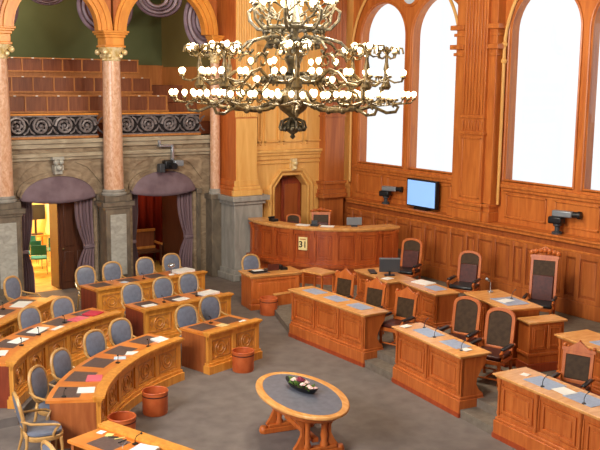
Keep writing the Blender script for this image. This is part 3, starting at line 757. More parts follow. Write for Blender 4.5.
def side_profile(dep, H):
    return [(0, .2), (dep * .8, .2), (dep * .8, .36), (dep * .66, .42), (dep * .56, .52), (dep * .58, .62), (dep * .72, .76), (dep * .86, .86), (dep * .92, H - .04), (0, H - .04)]
def bench_desk(name, label, path, npan, H=1.0, dep=.6, z0=0, plinth=.34, pads=(), mics=(), mat=None, group='cherry desks on the window side', prof=True):
    mat = mat or ORANGE
    L = path.L; o = path(L / 2, dep / 2, z0); W = lambda u, d, z: path(u, d, z + z0); n = max(2, int(L / .3))
    r = thing(name, label, 'desk', o, path.rot(0) * 0, group)
    def B(nm, m, mt, p=r, bv=0): return build(nm, m.map(W), mt, p, o, bv)
    m = MB().box(-.03, L + .03, -.05, dep * .8 + .02, 0, plinth - .05, n).box(-.015, L + .015, -.03, dep * .8 + .01, plinth - .05, plinth, n); B('plinth', m, mat, r, .012); B('kickboard', MB().box(-.04, L + .04, -.06, dep * .8 + .03, 0, .08 if plinth > .2 else .04, n), SKIRT)
    m = MB().box(0, L, .02, .06, plinth, H - .04, n); pw = L / npan
    m.box(0, L, .0, .03, H - .14, H - .04, n); m.box(0, L, 0, .03, plinth, plinth + .07, n)
    for i in range(npan + 1):
        c = min(max(i * pw, .045), L - .045); m.box(c - .045, c + .045, -.002, .03, plinth, H - .04)
    fp = B('front_panel', m, mat, r, .006)
    for i in range(npan + 1):
        c = min(max(i * pw, .045), L - .045); m = MB()
        m.lathe([(.02, plinth + .04), (.03, plinth + .08), (.018, plinth + .13), (.018, H - .28), (.034, H - .24), (.02, H - .19), (.036, H - .14), (.04, H - .06)], (c, -.02), 8)
        B('pilaster', m, mat, fp)
    for i in range(npan):
        a, b = i * pw + .1, (i + 1) * pw - .1; m = MB()
        frame_panel(m, a, b, plinth + .1, H - .18, .022, .04, .03, 1)
        m.box(a + .09, b - .09, .004, .022, plinth + .19, H - .27)
        B('raised_panel', m, mat, fp, .005)
    B('top', MB().box(-.06, L + .06, -.08, dep, H - .03, H, n).box(-.03, L + .03, -.05, dep - .03, H - .06, H - .03, n), ORANGETOP, r, .008)
    for u in (0, L - .045):
        m = MB(); pr = side_profile(dep, H) if prof else [(0, plinth), (dep * .95, plinth), (dep * .95, H - .04), (0, H - .04)]
        m.prism([(p[0], max(p[1], plinth)) for p in pr], u, u + .045, 'x'); B('side_panel', m, mat)
    if not prof: B('back_panel', MB().box(0, L, dep * .9, dep * .95, plinth, H - .05), mat)
    for u, w in pads: B('writing_pad', MB().box(u - w / 2, u + w / 2, .12, dep - .12, H - .001, H + .006), PADSHEEN)
    for u, d in mics:
        m = MB().lathe([(.03, H), (.03, H + .015), (.01, H + .02)], (u, d), 10)
        m.tube([(u, d, H), (u, d, H + .08), (u + .015, d + .015, H + .14), (u + .04, d + .04, H + .18)], .006, 6); m.ball((u + .045, d + .045, H + .185), .014, 8, 5)
        B('microphone', m, DKGREY)
    return r
D1 = Line((10.98, 15.95), (10.96, 13.42)); D2 = Line((10.86, 12.38), (10.58, 10.42)); D3 = Line((10.44, 9.48), (10.17, 6.9))
bench_desk('bench_desk', 'long cherry desk before three gabled chairs, farthest of the well-side row', D1, 3, 1.05, .56, pads=((.45, .5), (1.22, .5), (2.0, .5)))
bench_desk('bench_desk', 'cherry two-seat desk before two round-topped chairs, middle of the well-side row', D2, 2, 1.06, .56, pads=((.6, .55), (1.4, .5)), mics=((.3, .4), (.9, .2), (1.75, .15)))
bench_desk('bench_desk', 'cherry desk at right edge nearest the camera, before the gabled chair with arms', D3, 3, 1.04, .6, pads=((.68, .55), (1.5, .55), (2.3, .5)), mics=((.8, .14), (1.62, .14)))
DA = Line((13.5, 16.85), (13.28, 15.45)); DB = Line((13.5, 15.2), (13.3, 13.9)); DC = Line((12.96, 12.66), (12.62, 11.3)); DE = Line((12.92, 10.35), (12.6, 8.3))
ZP = .28
bench_desk('rear_desk', 'cherry desk with the black monitor, behind the three gabled chairs', DA, 2, .76, .7, ZP, .14, group='rear cherry desks', prof=False)
bench_desk('rear_desk', 'cherry desk with white papers between the monitor desk and tall speaker desk', DB, 2, .78, .55, ZP, .14, pads=((.85, .45),), group='rear cherry desks', prof=False)
bench_desk('speaker_desk', 'tall cherry speaker desk with leather pad before the throne chair', DC, 2, 1.1, .72, ZP, .14, pads=((.9, .6),), mics=((.75, .5),), group='rear cherry desks', prof=False)
bench_desk('rear_desk', 'cherry desk behind the near gabled chair, cut by the right edge', DE, 3, .8, .7, ZP, .14, pads=((.85, .5),), group='rear cherry desks', prof=False)
# side cabinet of the speaker desk
r = thing('side_cabinet', 'low cherry cabinet adjoining the end of the tall speaker desk', 'cabinet', (13.08, 10.9, ZP), -.248)
r.scale = (.82, 1, 1)
build('plinth', MB().box(-.5, .48, -.22, .17, 0, .16), SKIRT, r, bevel=.01)
build('body', MB().box(-.46, .44, -.18, .17, .16, .91), ORANGE, r)
build('door', MB().box(-.4, -.03, -.2, -.18, .42, .86).box(.01, .38, -.2, -.18, .42, .86), ORANGE, r, bevel=.008)
m = MB()
for a in (-.4, .01): frame_panel(m, a + .04, a + .33, .46, .82, -.2, .03, .012, 1)
build('door_moulding', m, ORANGE, r, bevel=.004)
build('base_moulding', MB().box(-.49, .47, -.21, .17, .3, .36), ORANGE, r, bevel=.008)
build('top', MB().box(-.51, .49, -.23, .18, .91, .95), ORANGETOP, r, bevel=.008)
# presiding desk
def presidium():
    path = Arc((15.8, 20.7), 2.6, 168, 270); L = path.L; o = path(L / 2, .3, ZP); n = 40
    r = thing('presiding_desk', 'big semicircular panelled dais desk with the number 31 card', 'desk', o)
    def B(nm, m, mt, p=r, bv=0): return build(nm, m.map(path), mt, p, o, bv, 30)
    B('plinth', MB().box(-.02, L, -.2, .1, ZP, .46, n).box(0, L, -.14, .1, .46, .52, n), PRESWOOD)
    B('lower_ledge', MB().box(0, L, -.16, .1, .7, .78, n).box(0, L, -.1, .1, .52, .7, n), PRESWOOD)
    m = MB().box(0, L, .0, .06, .78, 1.66, n); m.box(0, L, -.03, .02, .78, .88, n); m.box(0, L, -.03, .02, 1.54, 1.66, n)
    N = 8; pw = L / N
    for i in range(N + 1):
        c = min(max(i * pw, .08), L - .08); m.box(c - .08, c + .08, -.045, .02, .78, 1.6)
    fp = B('front_panel', m, PRESWOOD)
    for i in range(N + 1):
        c = min(max(i * pw, .08), L - .08)
        B('corbel', MB().box(c - .05, c + .05, -.1, 0, 1.58, 1.65).box(c - .04, c + .04, -.075, 0, 1.5, 1.58).box(c - .03, c + .03, -.06, 0, 1.44, 1.5), PRESWOOD, fp)
    for i in range(N):
        a, b = i * pw + .12, (i + 1) * pw - .12; m = MB()
        frame_panel(m, a, b, .92, 1.5, .0, .03, .018, 3); m.box(a + .06, b - .06, -.012, 0, .98, 1.44, 3); B('raised_panel', m, PRESWOOD, fp)
    B('top', MB().box(-.02, L, -.1, .34, 1.69, 1.75, n).box(0, L, -.05, .3, 1.65, 1.69, n), ORANGETOP)
    B('work_surface', MB().box(.0, L, .3, .85, 1.52, 1.56, n), OAKTOP)
    for u in (.0, L - .05): B('side_panel', MB().box(u, u + .05, .05, .8, ZP, 1.65), PRESWOOD)
    # calendar card on the front
    u = 2.05
    p = path(u, -.055, 1.3); a = path.rot(u)
    c = thing('day_card', 'cream wall card with number 31 on front of the dais desk', 'sign', p, a)
    build('card', MB().box(-.12, .12, -.008, .008, -.17, .17), CREAM, c)
    build('heading_strip', MB().box(-.08, .08, -.011, -.008, .1, .13), BENCHTRIM, c)
    fc = bpy.data.curves.new('numerals', 'FONT'); fc.body = '31'; fc.size = .23; fc.align_x = 'CENTER'; fc.align_y = 'CENTER'; fc.extrude = .002; fc.offset = .004
    fo = bpy.data.objects.new('tmp', fc); COL.objects.link(fo)
    bpy.context.view_layer.update()
    me = bpy.data.meshes.new_from_object(fo.evaluated_get(bpy.context.evaluated_depsgraph_get())); bpy.data.objects.remove(fo)
    me.materials.clear(); me.materials.append(INK)
    me.transform(Matrix.Translation((0, -.011, -.03)) @ Matrix.Rotation(PI / 2, 4, 'X'))
    no = bpy.data.objects.new('numerals', me); COL.objects.link(no); no.parent = c
    return path
PP = presidium()
# raised floor behind the presiding desk
pts = [PP(PP.L * i / 20, .08)[:2] for i in range(21)]
struct('platform_dais', polygon_slab(pts + [(16.7, 18.2), (16.7, 21.75), (13.45, 21.75), (13.45, 21.4)], ZP, .9), CARPETSTEP)
# ------------------------------------------------------------------ chairs
def oval_chair():
    r = thing('oval_chair', 'proto', 'chair', (0, 0, 0), 0, 'oval-backed council chairs')
    T = Matrix.Translation((0, -.24, .46)) @ Matrix.Rotation(math.radians(11), 4, 'X')
    sp = lambda v, e: math.copysign(abs(v) ** e, v)
    el = lambda k, a, b, n: (a * sp(math.cos(2 * PI * k / n), .8) * (1 + .07 * math.sin(2 * PI * k / n)), 0, .31 + b * sp(math.sin(2 * PI * k / n), .84))
    build('back_frame', MB().join(MB().tube([el(k, .222, .272, 28) for k in range(28)], .026, 8, True), T), TAN, r)
    vs = []; m = MB()
    def pad(sg):
        rings = [(1, 0), (.96, .022), (.8, .034), (.5, .04), (.2, .043)]
        n = 28; v = []; f = []
        for q, d in rings:
            for k in range(n): e_ = el(k, .206 * q, .256 * q, n); v.append((e_[0], sg * d, e_[2]))
        for i in range(len(rings) - 1):
            for k in range(n): f.append((i * n + k, i * n + (k + 1) % n, (i + 1) * n + (k + 1) % n, (i + 1) * n + k))
        f.append(tuple(range((len(rings) - 1) * n, len(rings) * n))); return MB().add(v, f)
    m.join(pad(1), T); m.join(pad(-1), T); build('backrest', m, BLUELEATHER, r)
    sq = lambda R, z, n=24: [((R * abs(math.cos(2 * PI * k / n)) ** .7 * math.copysign(1, math.cos(2 * PI * k / n))), (R * abs(math.sin(2 * PI * k / n)) ** .7 * math.copysign(1, math.sin(2 * PI * k / n))), z) for k in range(n)]
    def stack(levels):
        n = 24; v = []; f = []
        for R, z in levels: v += sq(R, z)
        for i in range(len(levels) - 1):
            for k in range(n): f.append((i * n + k, i * n + (k + 1) % n, (i + 1) * n + (k + 1) % n, (i + 1) * n + k))
        f.append(tuple(range(n))); f.append(tuple(range((len(levels) - 1) * n, len(levels) * n))); return MB().add(v, f)
    build('seat', stack([(.235, .43), (.25, .45), (.245, .48), (.2, .5), (.1, .505)]), BLUELEATHER, r)
    build('seat_frame', stack([(.25, .36), (.262, .375), (.262, .42), (.25, .432)]), TAN, r)
    for sx in (-1, 1):
        build('arm', MB().tube([(sx * .215, -.32, .70), (sx * .26, -.2, .65), (sx * .3, .0, .635), (sx * .31, .1, .625), (sx * .295, .17, .6), (sx * .27, .13, .54), (sx * .25, .1, .47), (sx * .24, .1, .4)], .019, 8), TAN, r)
        build('leg', MB().tube([(sx * .21, .2, .38), (sx * .215, .215, .25), (sx * .205, .21, 0)], [.026, .021, .013], 8), TAN, r)
        build('leg', MB().tube([(sx * .1, -.27, .5), (sx * .17, -.245, .44), (sx * .19, -.25, .3), (sx * .2, -.33, 0)], [.018, .024, .021, .014], 8), TAN, r)
    return r
OC = oval_chair(); OC.scale = (1.06, 1.06, 1.0); oc_used = []; TURN = 0
def oval(x, y, rz, label, z=0, dback=.27):
    # x, y: centre of the backrest; rz: heading of the sitter (0 = +Y)
    fx, fy = -math.sin(rz), math.cos(rz); loc = (x + fx * dback, y + fy * dback, z); rz += TURN
    if not oc_used:
        OC.location = loc; OC.rotation_euler = (0, 0, rz); OC['label'] = label; oc_used.append(1); return OC
    return dup(OC, loc, rz, label)
def facing(p, q): return math.atan2(-(q[0] - p[0]), q[1] - p[1])
TURN = math.radians(-15)
L1 = ['at the end by the aisle', 'second from the aisle', 'in the middle', 'second from its near end', 'at its near end, seen side-on']
for (x, y), w in zip([(6.8, 15.55), (6.1, 15.05), (5.2, 14.25), (4.58, 13.55), (4.0, 12.52)], L1):
    oval(x, y, facing((x, y), CI) + (.5 if x < 4.2 else 0), 'oval-backed blue-grey chair at the long innermost curved desk, ' + w)
oval(3.78, 10.55, facing((3.86, 11.35), (9, 10.4)) + .5, 'oval-backed chair at the bottom edge, pushed to the separate desk by the near bins')
for (x, y), w in zip([(6.3, 17.2), (5.5, 16.75), (4.5, 15.97)], ['nearest the red folder', 'behind loose white papers', 'half cut by the left edge']):
    oval(x, y, facing((x, y), (9.0, 11.2)), 'oval-backed blue-grey chair at the curved second-row desk, ' + w, .15)
oval(6.1, 19.6, facing((0, 0), (.69, -.73)), 'oval-backed blue-grey chair in front of the stone pier left of the lit doorway', .15)
for (x, y), w in zip([(8.33, 15.85), (9.12, 16.3)], ['on its left beside the aisle gap', 'on its right above the leather bin']):
    oval(x, y, facing((0, 0), (.25, -.97)), 'oval-backed blue-grey chair at the two-seat innermost desk, ' + w)
for (x, y), w in zip([(8.25, 18.25), (9.1, 18.45), (9.82, 18.57)], ['left end', 'middle seat', 'right end']):
    oval(x, y, facing((0, 0), (.18, -.98)), 'oval-backed blue-grey chair at the three-seat second-row desk, ' + w)
for (x, y), w in zip([(8.1, 20.55), (8.85, 20.7), (9.78, 20.8), (10.58, 20.92)], ['by the doorway curtain', 'with glassware in front, below the grey column pedestal', 'under the settle', 'behind the desk lamp and paper stack']):
    oval(x, y, facing((0, 0), (.2, -.98)), 'oval-backed blue-grey chair in the last row, ' + w)
c = oval(12.25, 19.75, facing((0, 0), (.1, -1)), 'oval-backed chair at the small clerk desk below the dais')

def arm_chair(kind, wall=False):
    # leather armchair; the sitter faces +Y. kind: gable, arch, throne
    r = thing({'gable': 'gabled_chair', 'arch': 'arched_chair', 'throne': 'throne_chair'}[kind] if not wall else 'side_chair', 'proto', 'chair')
    W = {'gable': .25, 'arch': .25, 'throne': .29}[kind]; H = {'gable': .99, 'arch': 1.16, 'throne': 1.42}[kind]
    if wall: H = 1.2
    T = Matrix.Translation((0, -.25, .42)) @ Matrix.Rotation(math.radians(8), 4, 'X')
    h = H - .42; m = MB(); w = .055
    if kind == 'arch':
        n = 10; zs = h - .17
        out = [(-W, -.05), (-W, zs)] + [(-W * math.cos(PI * k / n) * (1), zs + .17 * math.sin(PI * k / n) ** .8) for k in range(1, n)] + [(W, zs), (W, -.05)]
        inn = [(-W + w, .1), (-W + w, zs - .01)] + [(-(W - w) * math.cos(PI * k / n), zs - .01 + .125 * math.sin(PI * k / n) ** .8) for k in range(1, n)] + [(W - w, zs - .01), (W - w, .1)]
    else:
        out = [(-W, -.05), (-W, h), (W, h), (W, -.05)]; inn = [(-W + w, .12), (-W + w, h - w), (W - w, h - w), (W - w, .12)]
    N = len(out); v = []
    for y in (-.025, .025): v += [(p[0], y, p[1]) for p in out] + [(p[0], y, p[1]) for p in inn]
    f = []
    for i in range(N):
        j = (i + 1) % N
        f += [(i, j, N + j, N + i), (2 * N + i, 3 * N + i, 3 * N + j, 2 * N + j), (i, 2 * N + i, 2 * N + j, j), (N + i, N + j, 3 * N + j, 3 * N + i)]
    m.add(v, f); build('back_frame', MB().join(m, T), CHAIRWOOD, r, bevel=.006)
    cx = [(p[0] * 1.01, p[1] + (.0 if k else 0)) for k, p in enumerate(inn)]
    m = MB().prism(cx, -.012, .018, 'y'); build('backrest', MB().join(m, T), OLIVELEATHER, r, bevel=.01)
    if wall or kind == 'throne':
        hh = h * .62; m = MB().box(-W + w + .005, W - w - .005, .01, .06, .06, hh); build('back_cushion', MB().join(m, T), OXLEATHER, r, bevel=.02)
    if kind == 'gable':
        m = MB().prism([(-W - .02, h), (-W - .02, h + .05), (-.16, h + .055), (0, h + .17), (.16, h + .055), (W + .02, h + .05), (W + .02, h)], -.03, .03, 'y')
        for sx in (-1, 1): m.ball((sx * (W - .01), 0, h + .075), .035, 8, 5); m.ball((sx * .17, 0, h + .07), .02, 8, 5)
        m.ball((0, 0, h + .175), .02, 8, 5); build('crest', MB().join(m, T), CHAIRWOOD, r)
    if kind == 'throne':
        m = MB().box(-W - .02, W + .02, -.03, .03, h, h + .06)
        for k in range(7):
            x = -W + W * 2 * k / 6; m.ball((x, 0, h + .1 + .06 * math.sin(PI * k / 6)), .06, 8, 6)
        m.tube([(-W, 0, h + .06), (-W - .02, 0, h + .14), (-.12, 0, h + .16), (0, 0, h + .24), (.12, 0, h + .16), (W + .02, 0, h + .14), (W, 0, h + .06)], .022, 6)
        build('crest', MB().join(m, T), CHAIRWOOD, r)
    build('seat', MB().box(-W + .0, W - .0, -.22, .26, .42, .5), OXLEATHER if not (wall or kind == 'throne') else BLACKLEATHER, r, bevel=.03)
    build('seat_rail', MB().box(-W - .01, W + .01, -.25, .26, .35, .42), CHAIRWOOD, r, bevel=.008)
    for sx in (-1, 1):
        x = sx * (W + .02)
        build('armrest', MB().box(x - .035, x + .035, -.18, .22, .59, .635), BLACKLEATHER, r, bevel=.018)
        build('arm_rail', MB().tube([(x, -.27, .59), (x, -.1, .585), (x, .2, .58), (x, .27, .55), (x, .24, .51)], .024, 8), CHAIRWOOD, r)
        build('arm_post', MB().lathe([(.026, .42), (.018, .46), (.03, .51), (.016, .53), (.026, .55), (.026, .58)], (x, .2), 10), CHAIRWOOD, r)
        prof = [(.02, 0), (.028, .03), (.018, .07), (.034, .12), (.02, .18), (.034, .24), (.03, .28), (.034, .35)]
        build('leg', MB().lathe(prof, (sx * (W - .02), .22), 10), CHAIRWOOD, r)
        build('leg', MB().tube([(sx * (W - .02), -.3, 0), (sx * (W - .02), -.25, .2), (sx * (W - .02), -.25, .42)], .025, 8), CHAIRWOOD, r)
    build('stretcher', MB().tube([(-W + .02, .22, .1), (W - .02, .22, .1)], .016, 8).tube([(-W + .02, -.27, .1), (W - .02, -.27, .1)], .016, 8).tube([(0, -.27, .1), (0, .22, .1)], .016, 8), CHAIRWOOD, r)
    return r
def put(o, x, y, rz, label, group=None, z=ZP):
    o.location = (x, y, z); o.rotation_euler = (0, 0, rz); o['label'] = label
    if group: o['group'] = group
    return o
FW = math.radians(104)        # facing the well, turned a little to the speaker's side
g = arm_chair('gable'); GG = 'gabled leather chairs'
put(g, 11.82, 15.5, FW, 'gable-crested leather chair at the long desk, farthest of three, nearest the dais', GG)
dup(g, (11.78, 14.4, ZP), FW + .02, 'gable-crested leather chair at the long desk, middle of the three', GG)
dup(g, (11.76, 13.4, ZP), FW + .03, 'gable-crested leather chair at the near end of the long three-pad desk', GG)
dup(g, (11.5, 8.95, ZP), FW + .1, 'gable-crested leather armchair at the right edge, behind the nearest cherry desk', GG)
dup(g, (11.1, 7.55, ZP), FW + .2, 'leather armchair at the nearest cherry desk, only its arm inside the right edge', GG)
a_ = arm_chair('arch'); GA = 'round-topped leather chairs'
a_.scale = (1.12, 1.12, 1.08); w_s = 1.12
put(a_, 11.9, 11.85, FW + .1, 'round-topped leather armchair at the two-seat cherry desk, the farther of the pair', GA)
dup(a_, (11.78, 10.9, ZP), FW + .1, 'round-topped leather armchair at the two-seat cherry desk, the nearer of the pair', GA)
w_ = arm_chair('arch', True); GW = 'round-topped chairs along the wainscot'
w_.scale = (1.14, 1.1, 1.06)
put(w_, 15.3, 17.15, FW + .2, 'round-topped chair with oxblood cushion by the wainscot, next to the black monitor', GW)
dup(w_, (15.3, 15.1, ZP), FW + .2, 'round-topped chair with oxblood cushion by the wainscot, left of the tall speaker desk', GW)
t_ = arm_chair('throne'); GT = 'carved throne chairs'
put(t_, 15.5, 13.0, FW + .3, 'tall throne chair with carved crest by the wainscot, behind the speaker desk', GT)
dup(t_, (14.95, 20.35, .9), facing((0, 0), (-.6, -.8)), 'throne chair with carved crest behind middle of the dais desk', GT).scale = (.9, .9, .64)
dk = dup(w_, (14.4, 21.05, .9), facing((0, 0), (-.8, -.55)), 'round-topped dark chair behind the dais desk, below the niche door', 'chairs behind the dais desk'); dk.scale = (.9, .8, .72)

# ------------------------------------------------------------------ clerk desk, bins, oval table
CK = Line((11.44, 18.35), (12.72, 18.15))
def clerk():
    L = CK.L; o = CK(L / 2, .3, 0); r = thing('clerk_desk', 'small square oak clerk desk below the dais, with an oval chair behind', 'desk', o)
    def B(nm, m, mt, bv=0): return build(nm, m.map(CK), mt, r, o, bv)
    B('plinth', MB().box(-.03, L + .03, -.04, .1, 0, .14), ORANGE, .01)
    m = MB().box(0, L, .0, .05, .1, .8); frame_panel(m, .02, L - .02, .16, .8, 0, .1, .02); m.box(.2, L - .2, -.015, 0, .32, .64); B('front_panel', m, ORANGE, .008)
    B('top', MB().box(-.06, L + .06, -.07, .68, .82, .86).box(-.03, L + .03, -.04, .64, .78, .82), ORANGETOP, .008)
    for u in (0, L - .05): B('side_panel', MB().box(u, u + .05, .03, .62, 0, .8), ORANGE)
    B('desk_pad', MB().box(.1, .55, .1, .5, .859, .866), PADDARK)
clerk()
o = (12.25, 17.95, 0); r = thing('low_panel', 'low cherry skirting panel at foot of the clerk desk beside the bin', 'panel', o)
build('board', MB().box(11.85, 12.75, 17.92, 17.98, 0, .4), ORANGE, r, o); build('cap', MB().box(11.83, 12.77, 17.9, 18.0, .4, .44), ORANGETOP, r, o, bevel=.006)
def bin_(x, y, label, first=[]):
    if first: return dup(first[0], (x, y, 0), .5, label)
    r = thing('waste_bin', label, 'bin', (x, y, 0), .5, 'round leather waste bins'); r.scale = (1.12, 1.12, 1.08)
    build('body', MB().lathe([(.175, 0), (.185, .02), (.19, .36), (.178, .36), (.17, .03), (.02, .025)], n=28), BINLEATHER, r)
    build('rim', MB().tube([(.186 * math.cos(k * PI / 14), .186 * math.sin(k * PI / 14), .36) for k in range(28)], .012, 8, True), BINLEATHER, r)
    build('stitch_band', MB().lathe([(.192, .29), (.194, .3), (.192, .31)], n=28, cap=False), OXLEATHER, r)
    first.append(r); return r
bin_(8.86, 14.5, 'round tan leather bin against the two-seat oak desk')
bin_(6.45, 13.35, 'round tan leather bin standing before the long curved desk')
bin_(5.5, 12.55, 'round tan leather bin between the curved desk end and the bottom-edge desk')
bin_(11.6, 17.82, 'round tan leather bin at foot of the clerk desk below the dais')
def oval_table():
    phi = math.atan2(-.98, -.2) ; r = thing('oval_table', 'oval trestle table with grey leather top and golden rim, alone in the well', 'table', (7.76, 11.0, 0), phi)
    A, Bq = 1.1, .62
    def ring(a0, b0, a1, b1, z0, z1, n=48):
        v = []; f = []
        for (a, b, z) in ((a1, b1, z0), (a1, b1, z1), (a0, b0, z1), (a0, b0, z0)):
            for k in range(n): v.append((a * math.cos(2 * PI * k / n), b * math.sin(2 * PI * k / n), z))
        for i in range(4):
            for k in range(n): f.append((i * n + k, i * n + (k + 1) % n, ((i + 1) % 4) * n + (k + 1) % n, ((i + 1) % 4) * n + k))
        return MB().add(v, f)
    build('rim', ring(A - .12, Bq - .12, A, Bq, .735, .785), ORANGETOP, r, bevel=.014)
    build('leather_top', MB().lathe([(1, .75), (1, .781)], n=48, sx=A - .119, sy=Bq - .119), TABLEGREY, r)
    build('apron', MB().lathe([(.94, .73), (.9, .66), (.86, .63)], n=48, sx=A - .04, sy=Bq - .04), CHAIRWOOD, r)
    for sx in (-1, 1):
        x = sx * .55; m = MB()
        m.cbox(x, 0, .0, .14, .84, .09); m.cbox(x, 0, .09, .12, .66, .05)
        for sy in (-1, 1): m.lathe([(.06, .0), (.075, .05), (.05, .12)], (x, sy * .4), 12)
        build('foot', m, CHAIRWOOD, r, bevel=.012)
        for sy in (-1, 1):
            build('column', MB().lathe([(.06, .13), (.07, .17), (.045, .22), (.06, .3), (.045, .42), (.055, .5), (.075, .56), (.07, .63)], (x, sy * .14), 14), CHAIRWOOD, r)
            build('bracket', MB().prism([(sy * .2, .14), (sy * .36, .14), (sy * .3, .22), (sy * .24, .34), (sy * .24, .46), (sy * .36, .62), (sy * .2, .62)], x - .03, x + .03, 'x'), CHAIRWOOD, r)
    build('stretcher', MB().box(-.55, .55, -.05, .05, .2, .27).box(-.3, .3, -.03, .03, .27, .3), CHAIRWOOD, r, bevel=.01)
oval_table()
r = thing('flower_dish', 'black boat-shaped dish with pale flowers and leaves on the oval table', 'flower arrangement', (7.84, 11.1, .784), math.radians(-86)); r.scale = (1.12, 1.1, 1.1)
v = []; f = []; n = 28
for (q, z) in ((.55, 0), (.75, .02), (.95, .055), (1.0, .07), (.93, .065), (.6, .03)):
    for k in range(n): v.append((.34 * q * math.cos(2 * PI * k / n), .11 * q * math.sin(2 * PI * k / n), z + (.05 * abs(math.cos(2 * PI * k / n)) ** 4 if z > .04 else 0)))
for i in range(5):
    for k in range(n): f.append((i * n + k, i * n + (k + 1) % n, (i + 1) * n + (k + 1) % n, (i + 1) * n + k))
f.append(tuple(range(n))); f.append(tuple(range(5 * n, 6 * n)))
build('dish', MB().add(v, f), BLACK, r)
m = MB()
for k in range(46):
    x = random.uniform(-.25, .25); y = random.uniform(-.08, .08); z = .06; a = random.uniform(0, 6.28); h = random.uniform(.03, .1)
    p = (x, y, z); q = (x + math.cos(a) * .07, y + math.sin(a) * .05, z + h); c1 = (x + math.cos(a + .6) * .035, y + math.sin(a + .6) * .03, z + h * .6); c2 = (x + math.cos(a - .6) * .035, y + math.sin(a - .6) * .03, z + h * .6)
    m.add([p, c1, q, c2], [(0, 1, 2, 3)])
o_ = build('leaves', m, LEAF, r, smooth=0); s_ = o_.modifiers.new('thick', 'SOLIDIFY'); s_.thickness = .004
for x, y, z, R, mt in ((-.2, .02, .1, .035, PETAL), (-.13, -.03, .13, .04, PETAL), (-.1, .05, .14, .035, PETALDK), (-.02, 0, .15, .045, PETALDK), (.05, .05, .12, .03, PETAL), (.08, -.05, .12, .035, PETAL), (.16, .0, .1, .035, PETAL), (.22, -.02, .1, .03, PETAL), (.0, .07, .11, .03, PETAL), (.28, .01, .11, .025, PETAL)):
    b = MB().ball((x, y, z), R, 10, 6, .7)
    for k in range(6): b.ball((x + R * .8 * math.cos(k * PI / 3), y + R * .8 * math.sin(k * PI / 3), z - R * .1), R * .55, 8, 5, .6)
    build('flower', b, mt, r)

# ------------------------------------------------------------------ things on the desks
def sheet(name, label, cat, x, y, z, w, d, rz, mat, h=.006, group=None):
    return solo(name, MB().box(-w / 2, w / 2, -d / 2, d / 2, 0, h), mat, label, cat, (x, y, z), rz, group)
def on(path, u, d): return path(u, d)[:2], path.rot(u)
GP = 'loose papers on the left desks'
def paper(path, u, d, z, label, mat=PAPER, w=.21, dd=.3, tw=0, h=.006, name='paper_sheet', cat='paper'):
    p, a = on(path, u, d); return sheet(name, label, cat, p[0], p[1], z, w, dd, a + tw, mat, h, GP if cat == 'paper' else None)
pw = P_R1L.L / 5
paper(P_R1L, .42, .27, .7515, 'white sheet right of the pad at near end of the long curved desk', PAPER, .26, .26, .1)
paper(P_R1L, .95, .28, .7515, 'pink folder beside the second pad of the long curved desk', PINK, .3, .24, .2, .012, 'document_folder', 'folder')
paper(P_R1L, 2.3, .25, .7515, 'small white sheet beside the middle pad of the long curved desk', PAPER, .2, .2, .4)
paper(P_R1L, 3.15, .28, .7515, 'white paper stack at aisle end of the long curved desk', PAPER, .24, .3, -.2, .03, 'paper_stack', 'papers')
paper(P_R1L, 2.0, .3, .7515, 'pale blue booklet at the middle of the long curved desk', PAPERBLUE, .16, .2, .5)
paper(P_G, .9, .36, .7515, 'thick white and pale blue paper stack at the bottom-edge desk', PAPERBLUE, .3, .36, .2, .05, 'paper_stack', 'papers')
paper(P_G, .88, .36, .802, 'white sheet lying over the thick stack at the bottom-edge desk', PAPER, .28, .34, .3)
paper(P_G, 1.86, .2, .7515, 'small white note at end of the bottom-edge desk beside the bin', PAPER, .1, .1, .2)
paper(P_G, 1.7, .2, .7515, 'small yellow note among pens on the bottom-edge desk', YELLOW, .1, .1, .5)
ZR = .7515 + .15
paper(P_R2L, .55, .4, ZR, 'white paper at near left end of the curved second-row desk', PAPER, .3, .2, .2)
paper(P_R2L, 1.25, .45, ZR, 'white sheets in front of the second chair of the curved second-row desk', PAPER, .34, .22, -.1)
paper(P_R2L, 1.9, .5, ZR, 'long white paper at the middle of the curved second-row desk', PAPER, .42, .24, .1)
paper(P_R2L, 2.15, .25, ZR, 'narrow white slip near the front rail of the curved second-row desk', PAPER, .3, .12, .05)
paper(P_R2L, 2.8, .32, ZR, 'pale pink document beside the red folder, second row', PINK, .36, .3, .1, .012, 'document_folder', 'folder')
paper(P_R2L, 3.22, .4, ZR, 'bright red folder at the aisle end of the curved second-row desk', RED, .34, .3, .3, .02, 'document_folder', 'folder')
paper(P_R3L, 1.95, .45, ZR, 'white papers on the third-row desk in front of the lit doorway', PAPER, .5, .3, .1)
paper(P_R3L, .9, .4, ZR, 'white sheet at left edge of the third-row desk', PAPER, .3, .2, 0)
paper(P_R2R, .35, .35, .7515, 'white sheet at left seat of the three-seat second-row desk', PAPER, .3, .2, 0)
paper(P_R2R, 1.2, .4, .7515, 'white paper at the middle seat of the three-seat second-row desk', PAPER, .34, .22, .1)
paper(P_R2R, 1.95, .4, .7515, 'white paper stack at right seat of the three-seat second-row desk', PAPER, .4, .3, .15, .05, 'paper_stack', 'papers')
paper(P_R3R, 2.7, .45, .7515, 'white paper stack at right end of the last-row desk', PAPER, .5, .34, .1, .06, 'paper_stack', 'papers')
paper(P_R3R, .95, .4, .7515, 'pale blue card at the second seat of the last-row desk', PAPERBLUE, .16, .16, .1)
paper(P_R1R, .7, .3, .7515, 'pale sheet between the two pads of the two-seat oak desk', CREAM, .2, .24, .1)
paper(P_R1R, 1.2, .24, .7515, 'folded paper near right end of the two-seat oak desk', PAPER, .18, .12, .2)
